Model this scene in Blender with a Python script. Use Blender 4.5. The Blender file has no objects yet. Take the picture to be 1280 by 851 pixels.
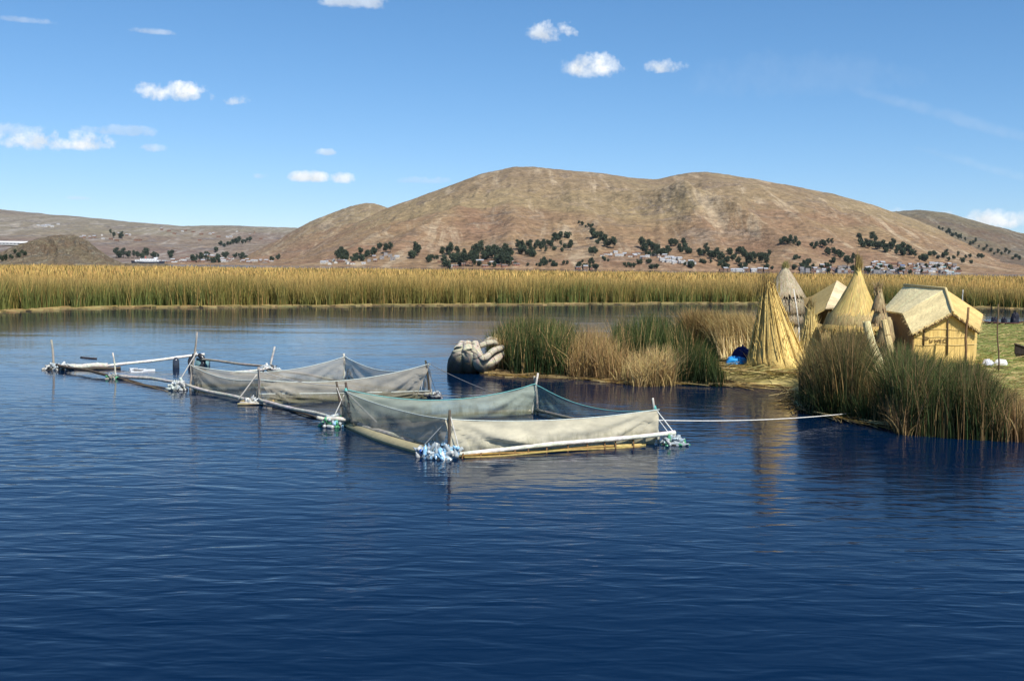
import bpy, math, random
import numpy as np
from mathutils import Vector, Matrix, Euler

random.seed(7)
rng = np.random.default_rng(11)
sc = bpy.context.scene
col = sc.collection

# ------------------------------------------------------------------ camera
F, CX, CY, CAMH = 1350.0, 640.0, 425.5, 4.0
PITCH, ROLL = math.atan(93 / F), math.radians(0.67)
cam_d = bpy.data.cameras.new('camera')
cam = bpy.data.objects.new('camera', cam_d)
col.objects.link(cam)
RM = Matrix.Rotation(math.pi / 2 - PITCH, 3, 'X') @ Matrix.Rotation(ROLL, 3, 'Z')
cam.matrix_world = Matrix.Translation((0, 0, CAMH)) @ RM.to_4x4()
cam_d.sensor_width = 36
cam_d.lens = F / 1280 * 36
cam_d.clip_start = 0.1
cam_d.clip_end = 40000
sc.camera = cam


def ray(px, py):
    d = RM @ Vector(((px - CX) / F, -(py - CY) / F, -1))
    return d / d.y


def at(px, py, Y):
    d = ray(px, py)
    return Vector((d.x * Y, Y, CAMH + d.z * Y))


def pix(px, py, z=0.0):
    d = ray(px, py)
    return at(px, py, (z - CAMH) / d.z)


# ------------------------------------------------------------------ sky, sun, exposure
SUN_DIR = Vector((0.37, -0.56, 0.74)).normalized()
SUN_EL = math.asin(SUN_DIR.z)
world = bpy.data.worlds.new('World')
sc.world = world
world.use_nodes = True
wt = world.node_tree
wn, wl = wt.nodes, wt.links
wn.clear()
w_out = wn.new('ShaderNodeOutputWorld')
bg = wn.new('ShaderNodeBackground')
bg.inputs['Strength'].default_value = 0.138
sky = wn.new('ShaderNodeTexSky')
sky.sky_type = 'NISHITA'
sky.sun_disc = False
sky.sun_elevation = SUN_EL
sky.sun_rotation = math.atan2(SUN_DIR.x, SUN_DIR.y)
sky.altitude = 2600
sky.air_density = 1.0
sky.dust_density = 0.3
sky.ozone_density = 1.6
tc = wn.new('ShaderNodeTexCoord')


def wmath(op, a, b=None, c=None, clamp=False):
    n = wn.new('ShaderNodeMath')
    n.operation = op
    n.use_clamp = clamp
    for i, v in enumerate((a, b, c)):
        if v is None:
            continue
        if isinstance(v, (int, float)):
            n.inputs[i].default_value = v
        else:
            wl.new(v, n.inputs[i])
    return n.outputs[0]


def wdot(vec, v):
    n = wn.new('ShaderNodeVectorMath')
    n.operation = 'DOT_PRODUCT'
    wl.new(vec, n.inputs[0])
    n.inputs[1].default_value = v
    return n.outputs['Value']


def wnoise(scale, det, rough, vec=None):
    n = wn.new('ShaderNodeTexNoise')
    n.inputs['Scale'].default_value = scale
    n.inputs['Detail'].default_value = det
    n.inputs['Roughness'].default_value = rough
    wl.new(vec if vec is not None else tc.outputs['Generated'], n.inputs['Vector'])
    return n.outputs['Fac']


nz_big = wnoise(38, 6, 0.62)
nz_fine = wnoise(120, 5, 0.6)
nz_shift = wnoise(60, 4, 0.55)
DIRV = tc.outputs['Generated']
# px, py, half width, half height, density, raggedness, brightness
CLOUDS = [
    (218, 117, 52, 17, 1.0, 1.1, 1.0), (298, 127, 20, 9, .55, 1.4, .95), (70, 178, 78, 17, .75, 1.6, .97),
    (88, 181, 50, 12, 1.0, 1.0, 1.0), (15, 168, 60, 14, .4, 1.8, .95),
    (150, 165, 55, 8, .30, 1.7, .9), (193, 186, 22, 8, .45, 1.4, .95), (190, 40, 42, 5, .38, 1.2, .9),
    (386, 222, 30, 10, .95, 1.0, 1.0), (428, 224, 20, 9, .85, 1.1, 1.0), (406, 191, 15, 6, .5, 1.2, .95),
    (327, 221, 14, 5, .35, 1.2, .9), (430, 2, 58, 14, .55, 1.5, .95), (35, 26, 45, 5, .28, 1.4, .9),
    (530, 226, 36, 6, .22, 1.6, .9), (100, 248, 20, 4, .3, 1.3, .9),
    (688, 42, 37, 18, .75, 1.4, .95), (745, 85, 43, 22, 1.0, .9, 1.0), (836, 85, 31, 13, .8, 1.2, .97),
    (1245, 276, 75, 16, 1.0, .9, 1.0), (1118, 266, 26, 9, .7, 1.0, 1.0),
    (1120, 128, 170, 11, .10, .8, .95), (1180, 195, 90, 8, .09, .8, .95), (1000, 100, 180, 40, .05, .8, .95),
]
cloud_fac = cloud_val = None
for (px, py, hw, hh, den, rag, bri) in CLOUDS:
    c = ray(px, py).normalized()
    u = Vector((c.y, -c.x, 0)).normalized()
    if 1050 < px < 1200 and py < 220:      # thin streaks lean down to the right
        u = (u - Vector((0, 0, 1)) * 0.33).normalized()
    v = u.cross(c).normalized()
    a = wmath('DIVIDE', wdot(DIRV, u), hw / F)
    b = wmath('DIVIDE', wdot(DIRV, v), hh / F)
    # flat base: squeeze the lower half
    bneg = wmath('MULTIPLY', wmath('MINIMUM', b, 0.0), 1.5)
    b2 = wmath('ADD', wmath('MAXIMUM', b, 0.0), bneg)
    r2 = wmath('ADD', wmath('MULTIPLY', a, a), wmath('MULTIPLY', b2, b2))
    front = wmath('GREATER_THAN', wdot(DIRV, c), 0.5)
    nsum = wmath('ADD', wmath('MULTIPLY', wmath('SUBTRACT', nz_big, 0.5), 2.6 * rag),
                 wmath('MULTIPLY', wmath('SUBTRACT', nz_fine, 0.5), 1.0 * rag))
    m = wmath('SUBTRACT', wmath('ADD', 0.75, nsum), r2)
    m = wmath('MULTIPLY', m, 1.25, clamp=True)
    m = wmath('SMOOTH_MIN', m, 1.0, 0.2)
    m = wmath('MULTIPLY', wmath('MULTIPLY', m, front), den, clamp=True)
    # cumulus bases are a little greyer than their tops
    val = wmath('MULTIPLY', wmath('ADD', wmath('MULTIPLY_ADD', b, 0.13, 0.90), wmath('MULTIPLY', wmath('SUBTRACT', nz_shift, 0.5), 0.7)), bri)
    if cloud_fac is None:
        cloud_fac, cloud_val = m, wmath('MULTIPLY', m, val)
    else:
        cloud_val = wmath('MAXIMUM', cloud_val, wmath('MULTIPLY', m, val))
        cloud_fac = wmath('MAXIMUM', cloud_fac, m)
cl_col = wn.new('ShaderNodeVectorMath')
cl_col.operation = 'SCALE'
cl_col.inputs[0].default_value = (5.9, 6.1, 6.2)
wl.new(wmath('DIVIDE', cloud_val, wmath('MAXIMUM', cloud_fac, 0.001)), cl_col.inputs['Scale'])
mix = wn.new('ShaderNodeMix')
mix.data_type = 'RGBA'
wl.new(cloud_fac, mix.inputs['Factor'])
sky_gain = wn.new('ShaderNodeVectorMath')
sky_gain.operation = 'MULTIPLY'
sky_gain.inputs[1].default_value = (0.385, 0.705, 1.0)
sky_soft = wn.new('ShaderNodeVectorMath')
sky_soft.operation = 'POWER'
sky_soft.inputs[1].default_value = (1.15, 0.92, 0.84)
wl.new(sky.outputs[0], sky_soft.inputs[0])
wl.new(sky_soft.outputs[0], sky_gain.inputs[0])
wl.new(sky_gain.outputs[0], mix.inputs['A'])
wl.new(cl_col.outputs[0], mix.inputs['B'])
wl.new(mix.outputs['Result'], bg.inputs['Color'])
wl.new(bg.outputs[0], w_out.inputs[0])

sun_d = bpy.data.lights.new('sun', 'SUN')
sun_d.energy = 5.0
sun_d.angle = math.radians(0.5)
sun_d.color = (1.0, 0.955, 0.88)
sun = bpy.data.objects.new('sun', sun_d)
col.objects.link(sun)
sun.rotation_euler = SUN_DIR.to_track_quat('Z', 'Y').to_euler()

sc.view_settings.view_transform = 'Standard'
sc.view_settings.look = 'None'
sc.view_settings.gamma = 1
sc.view_settings.exposure = 0.4
sc.cycles.use_denoising = True
sc.cycles.max_bounces = 8
sc.cycles.transparent_max_bounces = 16
sc.cycles.caustics_reflective = False
sc.cycles.caustics_refractive = False


# ------------------------------------------------------------------ helpers
def tag(o, label=None, cat=None, group=None, kind=None):
    for k, v in (('label', label), ('category', cat), ('group', group), ('kind', kind)):
        if v:
            o[k] = v
    return o


def empty(name, loc=(0, 0, 0), rz=0.0):
    o = bpy.data.objects.new(name, None)
    col.objects.link(o)
    o.location = loc
    o.rotation_euler.z = rz
    o.empty_display_size = 0.3
    return o


def link_mesh(name, me, material, parent=None, loc=None):
    o = bpy.data.objects.new(name, me)
    col.objects.link(o)
    if material:
        for m_ in (material if isinstance(material, (list, tuple)) else [material]):
            me.materials.append(m_)
    if parent:
        o.parent = parent
    if loc is not None:
        o.location = loc
    return o


def np_mesh(name, V, Q, C=None, smooth=False, tri=False):
    """mesh from numpy arrays: vertices, quads (or tris), vertex colours"""
    me = bpy.data.meshes.new(name)
    k = Q.shape[1]
    me.vertices.add(len(V))
    me.vertices.foreach_set('co', V.astype(np.float32).ravel())
    me.loops.add(Q.size)
    me.loops.foreach_set('vertex_index', Q.astype(np.int32).ravel())
    me.polygons.add(len(Q))
    me.polygons.foreach_set('loop_start', (np.arange(len(Q)) * k).astype(np.int32))
    if smooth:
        me.polygons.foreach_set('use_smooth', np.ones(len(Q), dtype=bool))
    if C is not None:
        a = me.color_attributes.new('Col', 'FLOAT_COLOR', 'POINT')
        C4 = np.ones((len(V), 4), np.float32)
        C4[:, :3] = np.clip(C, 0, 1)
        a.data.foreach_set('color', C4.ravel())
    me.update(calc_edges=True)
    me.validate()
    return me


class MB:
    def __init__(self):
        self.v, self.f, self.c, self.mi, self.sm = [], [], [], [], []

    def add(self, vs, fs, c, mi=0, smooth=False):
        n = len(self.v)
        self.v += [tuple(p) for p in vs]
        if callable(c):
            self.c += [tuple(c(i)) for i in range(len(vs))]
        else:
            self.c += [tuple(c)] * len(vs)
        for f in fs:
            self.f.append([n + i for i in f])
            self.mi.append(mi)
            self.sm.append(smooth)

    def box(self, c, s, color, rz=0.0, mi=0, rot=None):
        R = rot if rot is not None else Matrix.Rotation(rz, 3, 'Z')
        vs = []
        for z in (-1, 1):
            for x, y in ((-1, -1), (1, -1), (1, 1), (-1, 1)):
                vs.append(Vector(c) + R @ Vector((x * s[0] / 2, y * s[1] / 2, z * s[2] / 2)))
        self.add(vs, [(3, 2, 1, 0), (4, 5, 6, 7), (0, 1, 5, 4), (1, 2, 6, 5), (2, 3, 7, 6), (3, 0, 4, 7)], color, mi)

    def slab(self, pts, th, color, mi=0, edge=None):
        """thick sheet: polygon pts, thickened against its normal"""
        P = [Vector(p) for p in pts]
        n = (P[1] - P[0]).cross(P[2] - P[0]).normalized()
        k = len(P)
        vs = P + [p - n * th for p in P]
        fs = [tuple(range(k)), tuple(range(2 * k - 1, k - 1, -1))]
        for i in range(k):
            j = (i + 1) % k
            fs.append((j, i, k + i, k + j))
        self.add(vs, fs, color, mi)

    def tube(self, pts, radii, color, sides=8, mi=0, smooth=True, flute=0.0, streak=0.0, cap=True, flat=1.0):
        P = [Vector(p) for p in pts]
        if not hasattr(radii, '__len__'):
            radii = [radii] * len(P)
        prof = [1 + flute * random.uniform(-1, 1) for _ in range(sides)]
        stc = [1 + streak * random.uniform(-1, 1) for _ in range(sides)]
        vs, cs, fs = [], [], []
        ref = None
        for i, p in enumerate(P):
            d = (P[min(i + 1, len(P) - 1)] - P[max(i - 1, 0)]).normalized()
            if ref is None:
                ref = Vector((0, 0, 1)) if abs(d.z) < 0.9 else Vector((1, 0, 0))
            a = d.cross(ref).normalized()
            b = d.cross(a).normalized()
            ref = -(d.cross(a.cross(d).cross(d))) if False else ref
            for k in range(sides):
                t = 2 * math.pi * k / sides
                r = radii[i] * prof[k]
                vs.append(p + a * (math.cos(t) * r) + b * (math.sin(t) * r * flat))
                cc = color(i / max(1, len(P) - 1), k) if callable(color) else color
                cs.append([x * stc[k] for x in cc])
        for i in range(len(P) - 1):
            for k in range(sides):
                k2 = (k + 1) % sides
                fs.append((i * sides + k, i * sides + k2, (i + 1) * sides + k2, (i + 1) * sides + k))
        if cap:
            fs.append(tuple(range(sides - 1, -1, -1)))
            fs.append(tuple(range((len(P) - 1) * sides, len(P) * sides)))
        self.add(vs, fs, lambda i: cs[i], mi, smooth)

    def build(self, name, material, parent=None, loc=None):
        me = bpy.data.meshes.new(name)
        me.from_pydata(self.v, [], self.f)
        a = me.color_attributes.new('Col', 'FLOAT_COLOR', 'POINT')
        flat = []
        for c in self.c:
            flat += [max(0, min(1, c[0])), max(0, min(1, c[1])), max(0, min(1, c[2])), 1.0]
        a.data.foreach_set('color', flat)
        me.polygons.foreach_set('use_smooth', self.sm)
        me.polygons.foreach_set('material_index', self.mi)
        me.update()
        return link_mesh(name, me, material, parent, loc)


# numpy value noise
_TAB = np.random.default_rng(3).random((256, 256))


def vnoise(x, y):
    x, y = np.asarray(x, float), np.asarray(y, float)
    ix, iy = np.floor(x).astype(int), np.floor(y).astype(int)
    fx, fy = x - ix, y - iy
    fx, fy = fx * fx * fx * (fx * (fx * 6 - 15) + 10), fy * fy * fy * (fy * (fy * 6 - 15) + 10)
    g = lambda a, b: _TAB[a & 255, b & 255]
    return (g(ix, iy) * (1 - fx) + g(ix + 1, iy) * fx) * (1 - fy) + (g(ix, iy + 1) * (1 - fx) + g(ix + 1, iy + 1) * fx) * fy


def fbm(x, y, o=5, r=0.5):
    s, a, n = 0, 1, 0
    for i in range(o):
        s = s + a * (vnoise(x * 2 ** i + 17.3 * i, y * 2 ** i + 9.1 * i) - 0.5)
        n += a
        a *= r
    return s / n * 2


def ridged(x, y, o=4):
    s, a, n = 0, 1, 0
    for i in range(o):
        s = s + a * (1 - np.abs(2 * vnoise(x * 2 ** i + 5.3 * i, y * 2 ** i + 3.1 * i) - 1))
        n += a
        a *= 0.5
    return s / n


def sstep(a, b, x):
    t = np.clip((x - a) / (b - a), 0, 1)
    return t * t * (3 - 2 * t)


# ------------------------------------------------------------------ materials
class Mat:
    def __init__(self, name):
        self.m = bpy.data.materials.new(name)
        self.m.use_nodes = True
        self.t = self.m.node_tree
        self.n, self.l = self.t.nodes, self.t.links
        self.p = self.n['Principled BSDF']
        self.out = self.n['Material Output']

    def node(self, kind, **inp):
        n = self.n.new(kind)
        for k, v in inp.items():
            n.inputs[k.replace('_', ' ')].default_value = v
        return n

    def link(self, a, b):
        self.l.new(a, b)

    def pos(self, scale=(1, 1, 1), rot=(0, 0, 0), obj=False):
        if obj:
            g = self.n.new('ShaderNodeTexCoord').outputs['Object']
        else:
            g = self.n.new('ShaderNodeNewGeometry').outputs['Position']
        mp = self.n.new('ShaderNodeMapping')
        mp.inputs['Scale'].default_value = scale
        mp.inputs['Rotation'].default_value = rot
        self.link(g, mp.inputs['Vector'])
        return mp.outputs[0]

    def noise(self, vec, scale=1.0, det=4, rough=0.55, dist=0.0):
        n = self.node('ShaderNodeTexNoise', Scale=scale, Detail=det, Roughness=rough, Distortion=dist)
        self.link(vec, n.inputs['Vector'])
        return n.outputs['Fac']

    def ramp(self, fac, stops):
        r = self.n.new('ShaderNodeValToRGB')
        el = r.color_ramp.elements
        while len(el) < len(stops):
            el.new(0.5)
        for e, (p, c) in zip(el, stops):
            e.position = p
            e.color = (*c, 1) if not isinstance(c, (int, float)) else (c, c, c, 1)
        self.link(fac, r.inputs[0])
        return r.outputs[0]

    def mix(self, fac, a, b, mode='MIX'):
        n = self.n.new('ShaderNodeMix')
        n.data_type = 'RGBA'
        n.blend_type = mode
        for v, s in ((fac, 'Factor'), (a, 'A'), (b, 'B')):
            if isinstance(v, (int, float)):
                n.inputs[s].default_value = v
            elif isinstance(v, tuple):
                n.inputs[s].default_value = (*v, 1)
            else:
                self.link(v, n.inputs[s])
        return n.outputs['Result']

    def math(self, op, a, b=0.0, clamp=False):
        n = self.n.new('ShaderNodeMath')
        n.operation = op
        n.use_clamp = clamp
        for i, v in enumerate((a, b)):
            if isinstance(v, (int, float)):
                n.inputs[i].default_value = v
            else:
                self.link(v, n.inputs[i])
        return n.outputs[0]

    def bump(self, h, strength=0.5, dist=0.05):
        b = self.node('ShaderNodeBump', Strength=strength, Distance=dist)
        self.link(h, b.inputs['Height'])
        self.link(b.outputs[0], self.p.inputs['Normal'])
        return b


def m_attr(name, rough=0.85, trans=0.0, nscale=(8, 8, 8), namt=0.35, bump=0.0, spec=0.2, obj=False):
    """surface whose own colour comes from the mesh, broken up by noise"""
    M = Mat(name)
    a = M.n.new('ShaderNodeAttribute')
    a.attribute_name = 'Col'
    nz = M.noise(M.pos(nscale, obj=obj), 1, 4, 0.6)
    k = M.ramp(nz, [(0.25, 1 - namt), (0.75, 1 + namt * 0.3)])
    c = M.mix(1.0, a.outputs['Color'], k, 'MULTIPLY')
    M.link(c, M.p.inputs['Base Color'])
    M.p.inputs['Roughness'].default_value = rough
    M.p.inputs['Specular IOR Level'].default_value = spec
    if bump:
        M.bump(nz, 0.6, bump)
    if trans:
        tr = M.n.new('ShaderNodeBsdfTranslucent')
        M.link(c, tr.inputs['Color'])
        ms = M.n.new('ShaderNodeMixShader')
        ms.inputs[0].default_value = trans
        M.link(M.p.outputs[0], ms.inputs[1])
        M.link(tr.outputs[0], ms.inputs[2])
        M.link(ms.outputs[0], M.out.inputs['Surface'])
    return M.m


MAT_REED = m_attr('reed', 0.7, 0.34, (3, 3, 0.6), 0.2, spec=0.25)
MAT_STRAW = m_attr('straw', 0.8, 0.0, (45, 45, 2.5), 0.45, 0.02, spec=0.2)
MAT_THATCH_ROLL = m_attr('rolled_straw', 0.8, 0.0, (30, 30, 30), 0.4, 0.012)
MAT_WOOD = m_attr('weathered_wood', 0.85, 0.0, (9, 9, 9), 0.5, 0.01)
MAT_PLASTIC = m_attr('bottle_plastic', 0.18, 0.15, (20, 20, 20), 0.15, spec=0.5)
MAT_CLOTH = m_attr('plastic_sheet', 0.5, 0.0, (5, 5, 5), 0.25, 0.02)
MAT_LEAF = m_attr('eucalyptus_leaves', 0.8, 0.1, (0.4, 0.4, 0.4), 0.35)
MAT_HOUSE = m_attr('house_walls', 0.9, 0.0, (0.5, 0.5, 0.5), 0.25)
MAT_ROPE = m_attr('rope', 0.9, 0.0, (20, 20, 20), 0.3)


def m_net(name, c, alpha, weave=90):
    M = Mat(name)
    nz = M.noise(M.pos((2.5, 2.5, 6)), 1, 4, 0.6)
    cc = M.mix(nz, tuple(x * 0.7 for x in c), tuple(min(1, x * 1.15) for x in c))
    sp = M.n.new('ShaderNodeSeparateXYZ')
    M.link(M.pos(), sp.inputs[0])
    stain_shade = M.math('ADD', sp.outputs['Z'], M.math('MULTIPLY', M.noise(M.pos((5, 5, 1.2)), 1, 5, 0.7), -0.75))
    cc = M.mix(M.ramp(M.math('ADD', stain_shade, 0.45), [(0.12, 0.75), (0.42, 0.0)]), cc, (0.17, 0.165, 0.085))
    df = M.n.new('ShaderNodeBsdfDiffuse')
    tl = M.n.new('ShaderNodeBsdfTranslucent')
    tp = M.n.new('ShaderNodeBsdfTransparent')
    M.link(cc, df.inputs[0])
    M.link(cc, tl.inputs[0])
    m1 = M.n.new('ShaderNodeMixShader')
    m1.inputs[0].default_value = 0.3
    M.link(df.outputs[0], m1.inputs[1])
    M.link(tl.outputs[0], m1.inputs[2])
    m2 = M.n.new('ShaderNodeMixShader')
    wv = M.ramp(nz, [(0.3, alpha - 0.08), (0.7, min(1, alpha + 0.08))])
    M.link(wv, m2.inputs[0])
    M.link(tp.outputs[0], m2.inputs[1])
    M.link(m1.outputs[0], m2.inputs[2])
    M.link(m2.outputs[0], M.out.inputs['Surface'])
    return M.m


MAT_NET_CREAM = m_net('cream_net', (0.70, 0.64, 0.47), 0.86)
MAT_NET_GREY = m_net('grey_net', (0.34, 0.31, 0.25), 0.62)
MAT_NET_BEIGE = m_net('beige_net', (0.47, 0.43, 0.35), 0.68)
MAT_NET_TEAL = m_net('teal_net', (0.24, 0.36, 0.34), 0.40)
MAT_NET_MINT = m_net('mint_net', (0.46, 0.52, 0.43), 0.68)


def m_water():
    M = Mat('lake_water')
    p = M.p
    p.inputs['Base Color'].default_value = (0.0001, 0.0085, 0.031, 1)
    p.inputs['Roughness'].default_value = 0.075
    p.inputs['IOR'].default_value = 1.19
    n1 = M.noise(M.pos((1.0, 2.6, 1), (0, 0, math.radians(-6))), 1, 2, 0.5, 0.4)
    n2 = M.noise(M.pos((2.2, 5.4, 1), (0, 0, math.radians(10))), 1, 2, 0.5, 0.3)
    n3 = M.noise(M.pos((0.08, 0.2, 1)), 1, 2, 0.5)
    n4 = M.noise(M.pos((0.03, 0.05, 1), (0, 0, .3)), 1, 3, 0.5)
    k = M.ramp(n4, [(0.35, 0.4), (0.65, 1.25)])
    h = M.math('ADD', M.math('MULTIPLY', n1, 0.036), M.math('MULTIPLY', n2, 0.008))
    h = M.math('MULTIPLY', h, k)
    # calmer water in the lee of the reed belt
    sp = M.n.new('ShaderNodeSeparateXYZ')
    M.link(M.pos(), sp.inputs[0])
    h = M.math('MULTIPLY', h, M.ramp(M.math('DIVIDE', sp.outputs['Y'], 100.0), [(0.27, 1.0), (0.52, 0.22)]))
    h = M.math('ADD', h, M.math('MULTIPLY', n3, 0.05))
    M.bump(h, 1.0, 1.0)
    return M.m


def m_hill(name, tint=(1, 1, 1), rocky=0.0, lum=1.0, sc=1.0):
    M = Mat(name)
    t = lambda c: tuple(a * b * lum for a, b in zip(c, tint))
    P = M.pos()
    big = M.noise(M.pos((1 / sc / 420,) * 3), 1, 5, 0.6, 0.6)
    mid = M.noise(M.pos((1 / sc / 90, 1 / sc / 90, 1 / sc / 30)), 1, 6, 0.65, 0.4)
    fine = M.noise(M.pos((1 / sc / 14, 1 / sc / 14, 1 / sc / 6)), 1, 5, 0.7)
    c1 = M.ramp(big, [(0.30, t((0.22, 0.13, 0.09))), (0.45, t((0.24, 0.175, 0.11))), (0.58, t((0.32, 0.26, 0.14))),
                      (0.75, t((0.255, 0.185, 0.125)))])
    c2 = M.ramp(mid, [(0.32, t((0.12, 0.085, 0.062))), (0.5, t((0.24, 0.18, 0.125))), (0.66, t((0.36, 0.29, 0.20)))])
    c = M.mix(0.5, c1, c2)
    sz = M.n.new('ShaderNodeSeparateXYZ')
    M.link(P, sz.inputs[0])
    alt = M.math('ADD', M.math('DIVIDE', sz.outputs['Z'], 300.0), M.math('MULTIPLY', M.math('SUBTRACT', big, 0.5), 0.8))
    c = M.mix(0.42, c, M.ramp(alt, [(0.05, t((0.27, 0.17, 0.12))), (0.34, t((0.27, 0.185, 0.12))), (0.48, t((0.29, 0.25, 0.15))), (0.95, t((0.22, 0.20, 0.145)))]))
    # pale scree and worn paths running down the slope
    scr = M.ramp(M.noise(M.pos((1 / sc / 60, 1 / sc / 420, 1 / sc / 190), (0.3, 0.5, 0.5)), 1, 5, 0.7, 1.2), [(0.53, 0.0), (0.66, 0.8)])
    c = M.mix(scr, c, t((0.42, 0.36, 0.27)))
    # terrace and cattle-track lines that follow the contours
    sp = M.n.new('ShaderNodeSeparateXYZ')
    M.link(P, sp.inputs[0])
    zz = M.math('ADD', M.math('MULTIPLY', sp.outputs['Z'], 0.62), M.math('MULTIPLY', mid, 32))
    band = M.math('SINE', zz)
    low = M.ramp(M.math('DIVIDE', sp.outputs['Z'], 260.0), [(0.05, 0.42), (0.7, 0.06)])
    c = M.mix(M.math('MULTIPLY', M.math('GREATER_THAN', band, 0.45), low), c, t((0.12, 0.085, 0.06)))
    # scattered dark scrub
    vo = M.n.new('ShaderNodeTexVoronoi')
    vo.inputs['Scale'].default_value = 1 / 17
    vo.inputs['Randomness'].default_value = 1
    M.link(P, vo.inputs['Vector'])
    spots = M.math('LESS_THAN', vo.outputs['Distance'], M.math('MULTIPLY', M.math('SUBTRACT', mid, 0.40), 0.9))
    c = M.mix(M.math('MULTIPLY', spots, 0.55), c, t((0.075, 0.065, 0.045)))
    # rock outcrops
    rk = M.ramp(M.noise(M.pos((1 / sc / 160, 1 / sc / 160, 1 / sc / 35)), 1, 6, 0.75, 1.0), [(0.56 - rocky, 0.0), (0.66 - rocky, 0.75)])
    c = M.mix(rk, c, M.ramp(fine, [(0.3, t((0.10, 0.085, 0.075))), (0.7, t((0.30, 0.25, 0.20)))]))
    c = M.mix(0.9, c, M.ramp(fine, [(0.3, 0.5), (0.7, 1.3)]), 'MULTIPLY')
    M.link(c, M.p.inputs['Base Color'])
    M.p.inputs['Roughness'].default_value = 0.95
    M.p.inputs['Specular IOR Level'].default_value = 0.05
    hgt = M.math('ADD', M.math('MULTIPLY', fine, 4.0), M.math('MULTIPLY', mid, 16.0))
    M.bump(hgt, 0.9, 1.0)
    return M.m


# ------------------------------------------------------------------ water
def build_water():
    S = 9000.0
    me = bpy.data.meshes.new('lake_water')
    me.from_pydata([(-S, -3000, 0), (S, -3000, 0), (S, 11000, 0), (-S, 11000, 0)], [], [(0, 1, 2, 3)])
    o = link_mesh('lake_water', me, m_water())
    tag(o, 'deep blue rippled lake filling the foreground', 'water', kind='structure')


build_water()


# ------------------------------------------------------------------ hills
class Terrain:
    def __init__(self, name, label, prof, Ys, Yr, mat, x0, x1, step=3.0, rows=150, spurs=(), domes=(), amp=0.10, gully=0.06,
                 seed=0.0, fan=None, rim=3.0, gpx=52, over=1.35, tex=1.0, shape=0.55):
        self.Ys, self.Yr = Ys, Yr
        px = np.arange(x0, x1 + step, step)
        pp = np.array(prof, float)
        pys = np.interp(px, pp[:, 0], pp[:, 1])
        ker = np.hanning(9)
        ker /= ker.sum()
        pad = np.pad(pys, 4, mode='edge')
        pys = np.convolve(pad, ker, 'valid')
        hr = np.array([at(a, b, Yr).z for a, b in zip(px, pys)])
        hr = np.maximum(hr, 2.0)
        sx = np.array([ray(a, 330).x for a in px])
        t = np.linspace(-0.06, over, rows)
        T, PX = np.meshgrid(t, px, indexing='ij')
        HR = np.broadcast_to(hr, T.shape)
        Tc = np.clip(T, 0, 1)
        f = shape * Tc + (1 - shape) * (Tc * Tc * (3 - 2 * Tc))
        f = np.where(T > 1, 1 - 0.9 * (T - 1) ** 1.5, f)
        Y = Ys + (Yr - Ys) * T
        X = Y * sx[None, :]
        Z = HR * f
        env = np.clip(4 * Tc * (1 - Tc), 0, 1) ** 1.25
        n = fbm(X / (360 * tex) + seed, Y / (420 * tex) + seed, 6, 0.5)
        GX = PX if fan is None else 640 + (PX - fan) / (1.75 - np.clip(T, -.1, 1.1)) * 1.3
        g = ridged(GX / gpx + seed + 0.8 * fbm(PX / 60, T * 2.5 + seed, 3), T * 1.3 + seed, 4)
        Z = Z + HR * env * (amp * n + gully * (g - 0.6))
        Z = Z + HR * env * (0.045 * (ridged(X / (170 * tex) + seed, Y / (170 * tex), 4) - .6) + 0.02 * (ridged(X / (60 * tex) + seed, Y / (60 * tex), 3) - .6))
        for (pa, ta, pb, tb, A, w) in spurs:
            k = np.clip((T - ta) / (tb - ta), 0, 1)
            wob = 14 * fbm(T * 5 + pa * .1, T * 0 + 1.5, 3)
            dd = np.abs(PX - (pa + (pb - pa) * k + wob)) / w
            e2 = sstep(min(ta, tb) - .12, min(ta, tb) + .1, T) * (1 - sstep(max(ta, tb) - .15, max(ta, tb) + .12, T))
            Z = Z + A * np.exp(-dd ** 1.4) * e2
        for (pc, tcen, wp, wt_, A) in domes:
            q = ((PX - pc) / wp) ** 2 + ((T - tcen) / wt_) ** 2
            Z = Z + A * np.exp(-q) * (1 + 0.25 * fbm(PX / 9, T * 40, 3))
        Z = Z + rim * tex * fbm(X / (45 * tex), Y / (45 * tex) + seed, 4, 0.6) * np.clip(T * 6, 0, 1)
        Z = np.where(T < 0, -3.0 + 0 * Z, Z)
        self.px, self.t, self.Z = px, t, Z
        nr, nc = T.shape
        V = np.stack([X, Y, Z], -1).reshape(-1, 3)
        idx = np.arange(nr * nc).reshape(nr, nc)
        Q = np.stack([idx[:-1, :-1], idx[:-1, 1:], idx[1:, 1:], idx[1:, :-1]], -1).reshape(-1, 4)
        me = np_mesh(name, V, Q, smooth=True)
        tag(link_mesh(name, me, mat), label, 'hill', kind='structure')

    def z(self, px, t):
        i = np.interp(px, self.px, np.arange(len(self.px)))
        j = np.interp(t, self.t, np.arange(len(self.t)))
        i0, j0 = min(int(i), len(self.px) - 2), min(int(j), len(self.t) - 2)
        fi, fj = i - i0, j - j0
        Z = self.Z
        return ((Z[j0, i0] * (1 - fi) + Z[j0, i0 + 1] * fi) * (1 - fj) + (Z[j0 + 1, i0] * (1 - fi) + Z[j0 + 1, i0 + 1] * fi) * fj)

    def hit(self, px, py):
        d = ray(px, py)
        pe = CX + F * d.x / ray(CX + F, 330).x if False else px
        for k in range(400):
            t = k / 400 * 1.02
            Y = self.Ys + (self.Yr - self.Ys) * t
            zr = CAMH + d.z * Y
            zt = self.z(pe, t)
            if zr <= zt:
                return Vector((ray(px, 330).x * Y, Y, zt))
        return None


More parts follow.
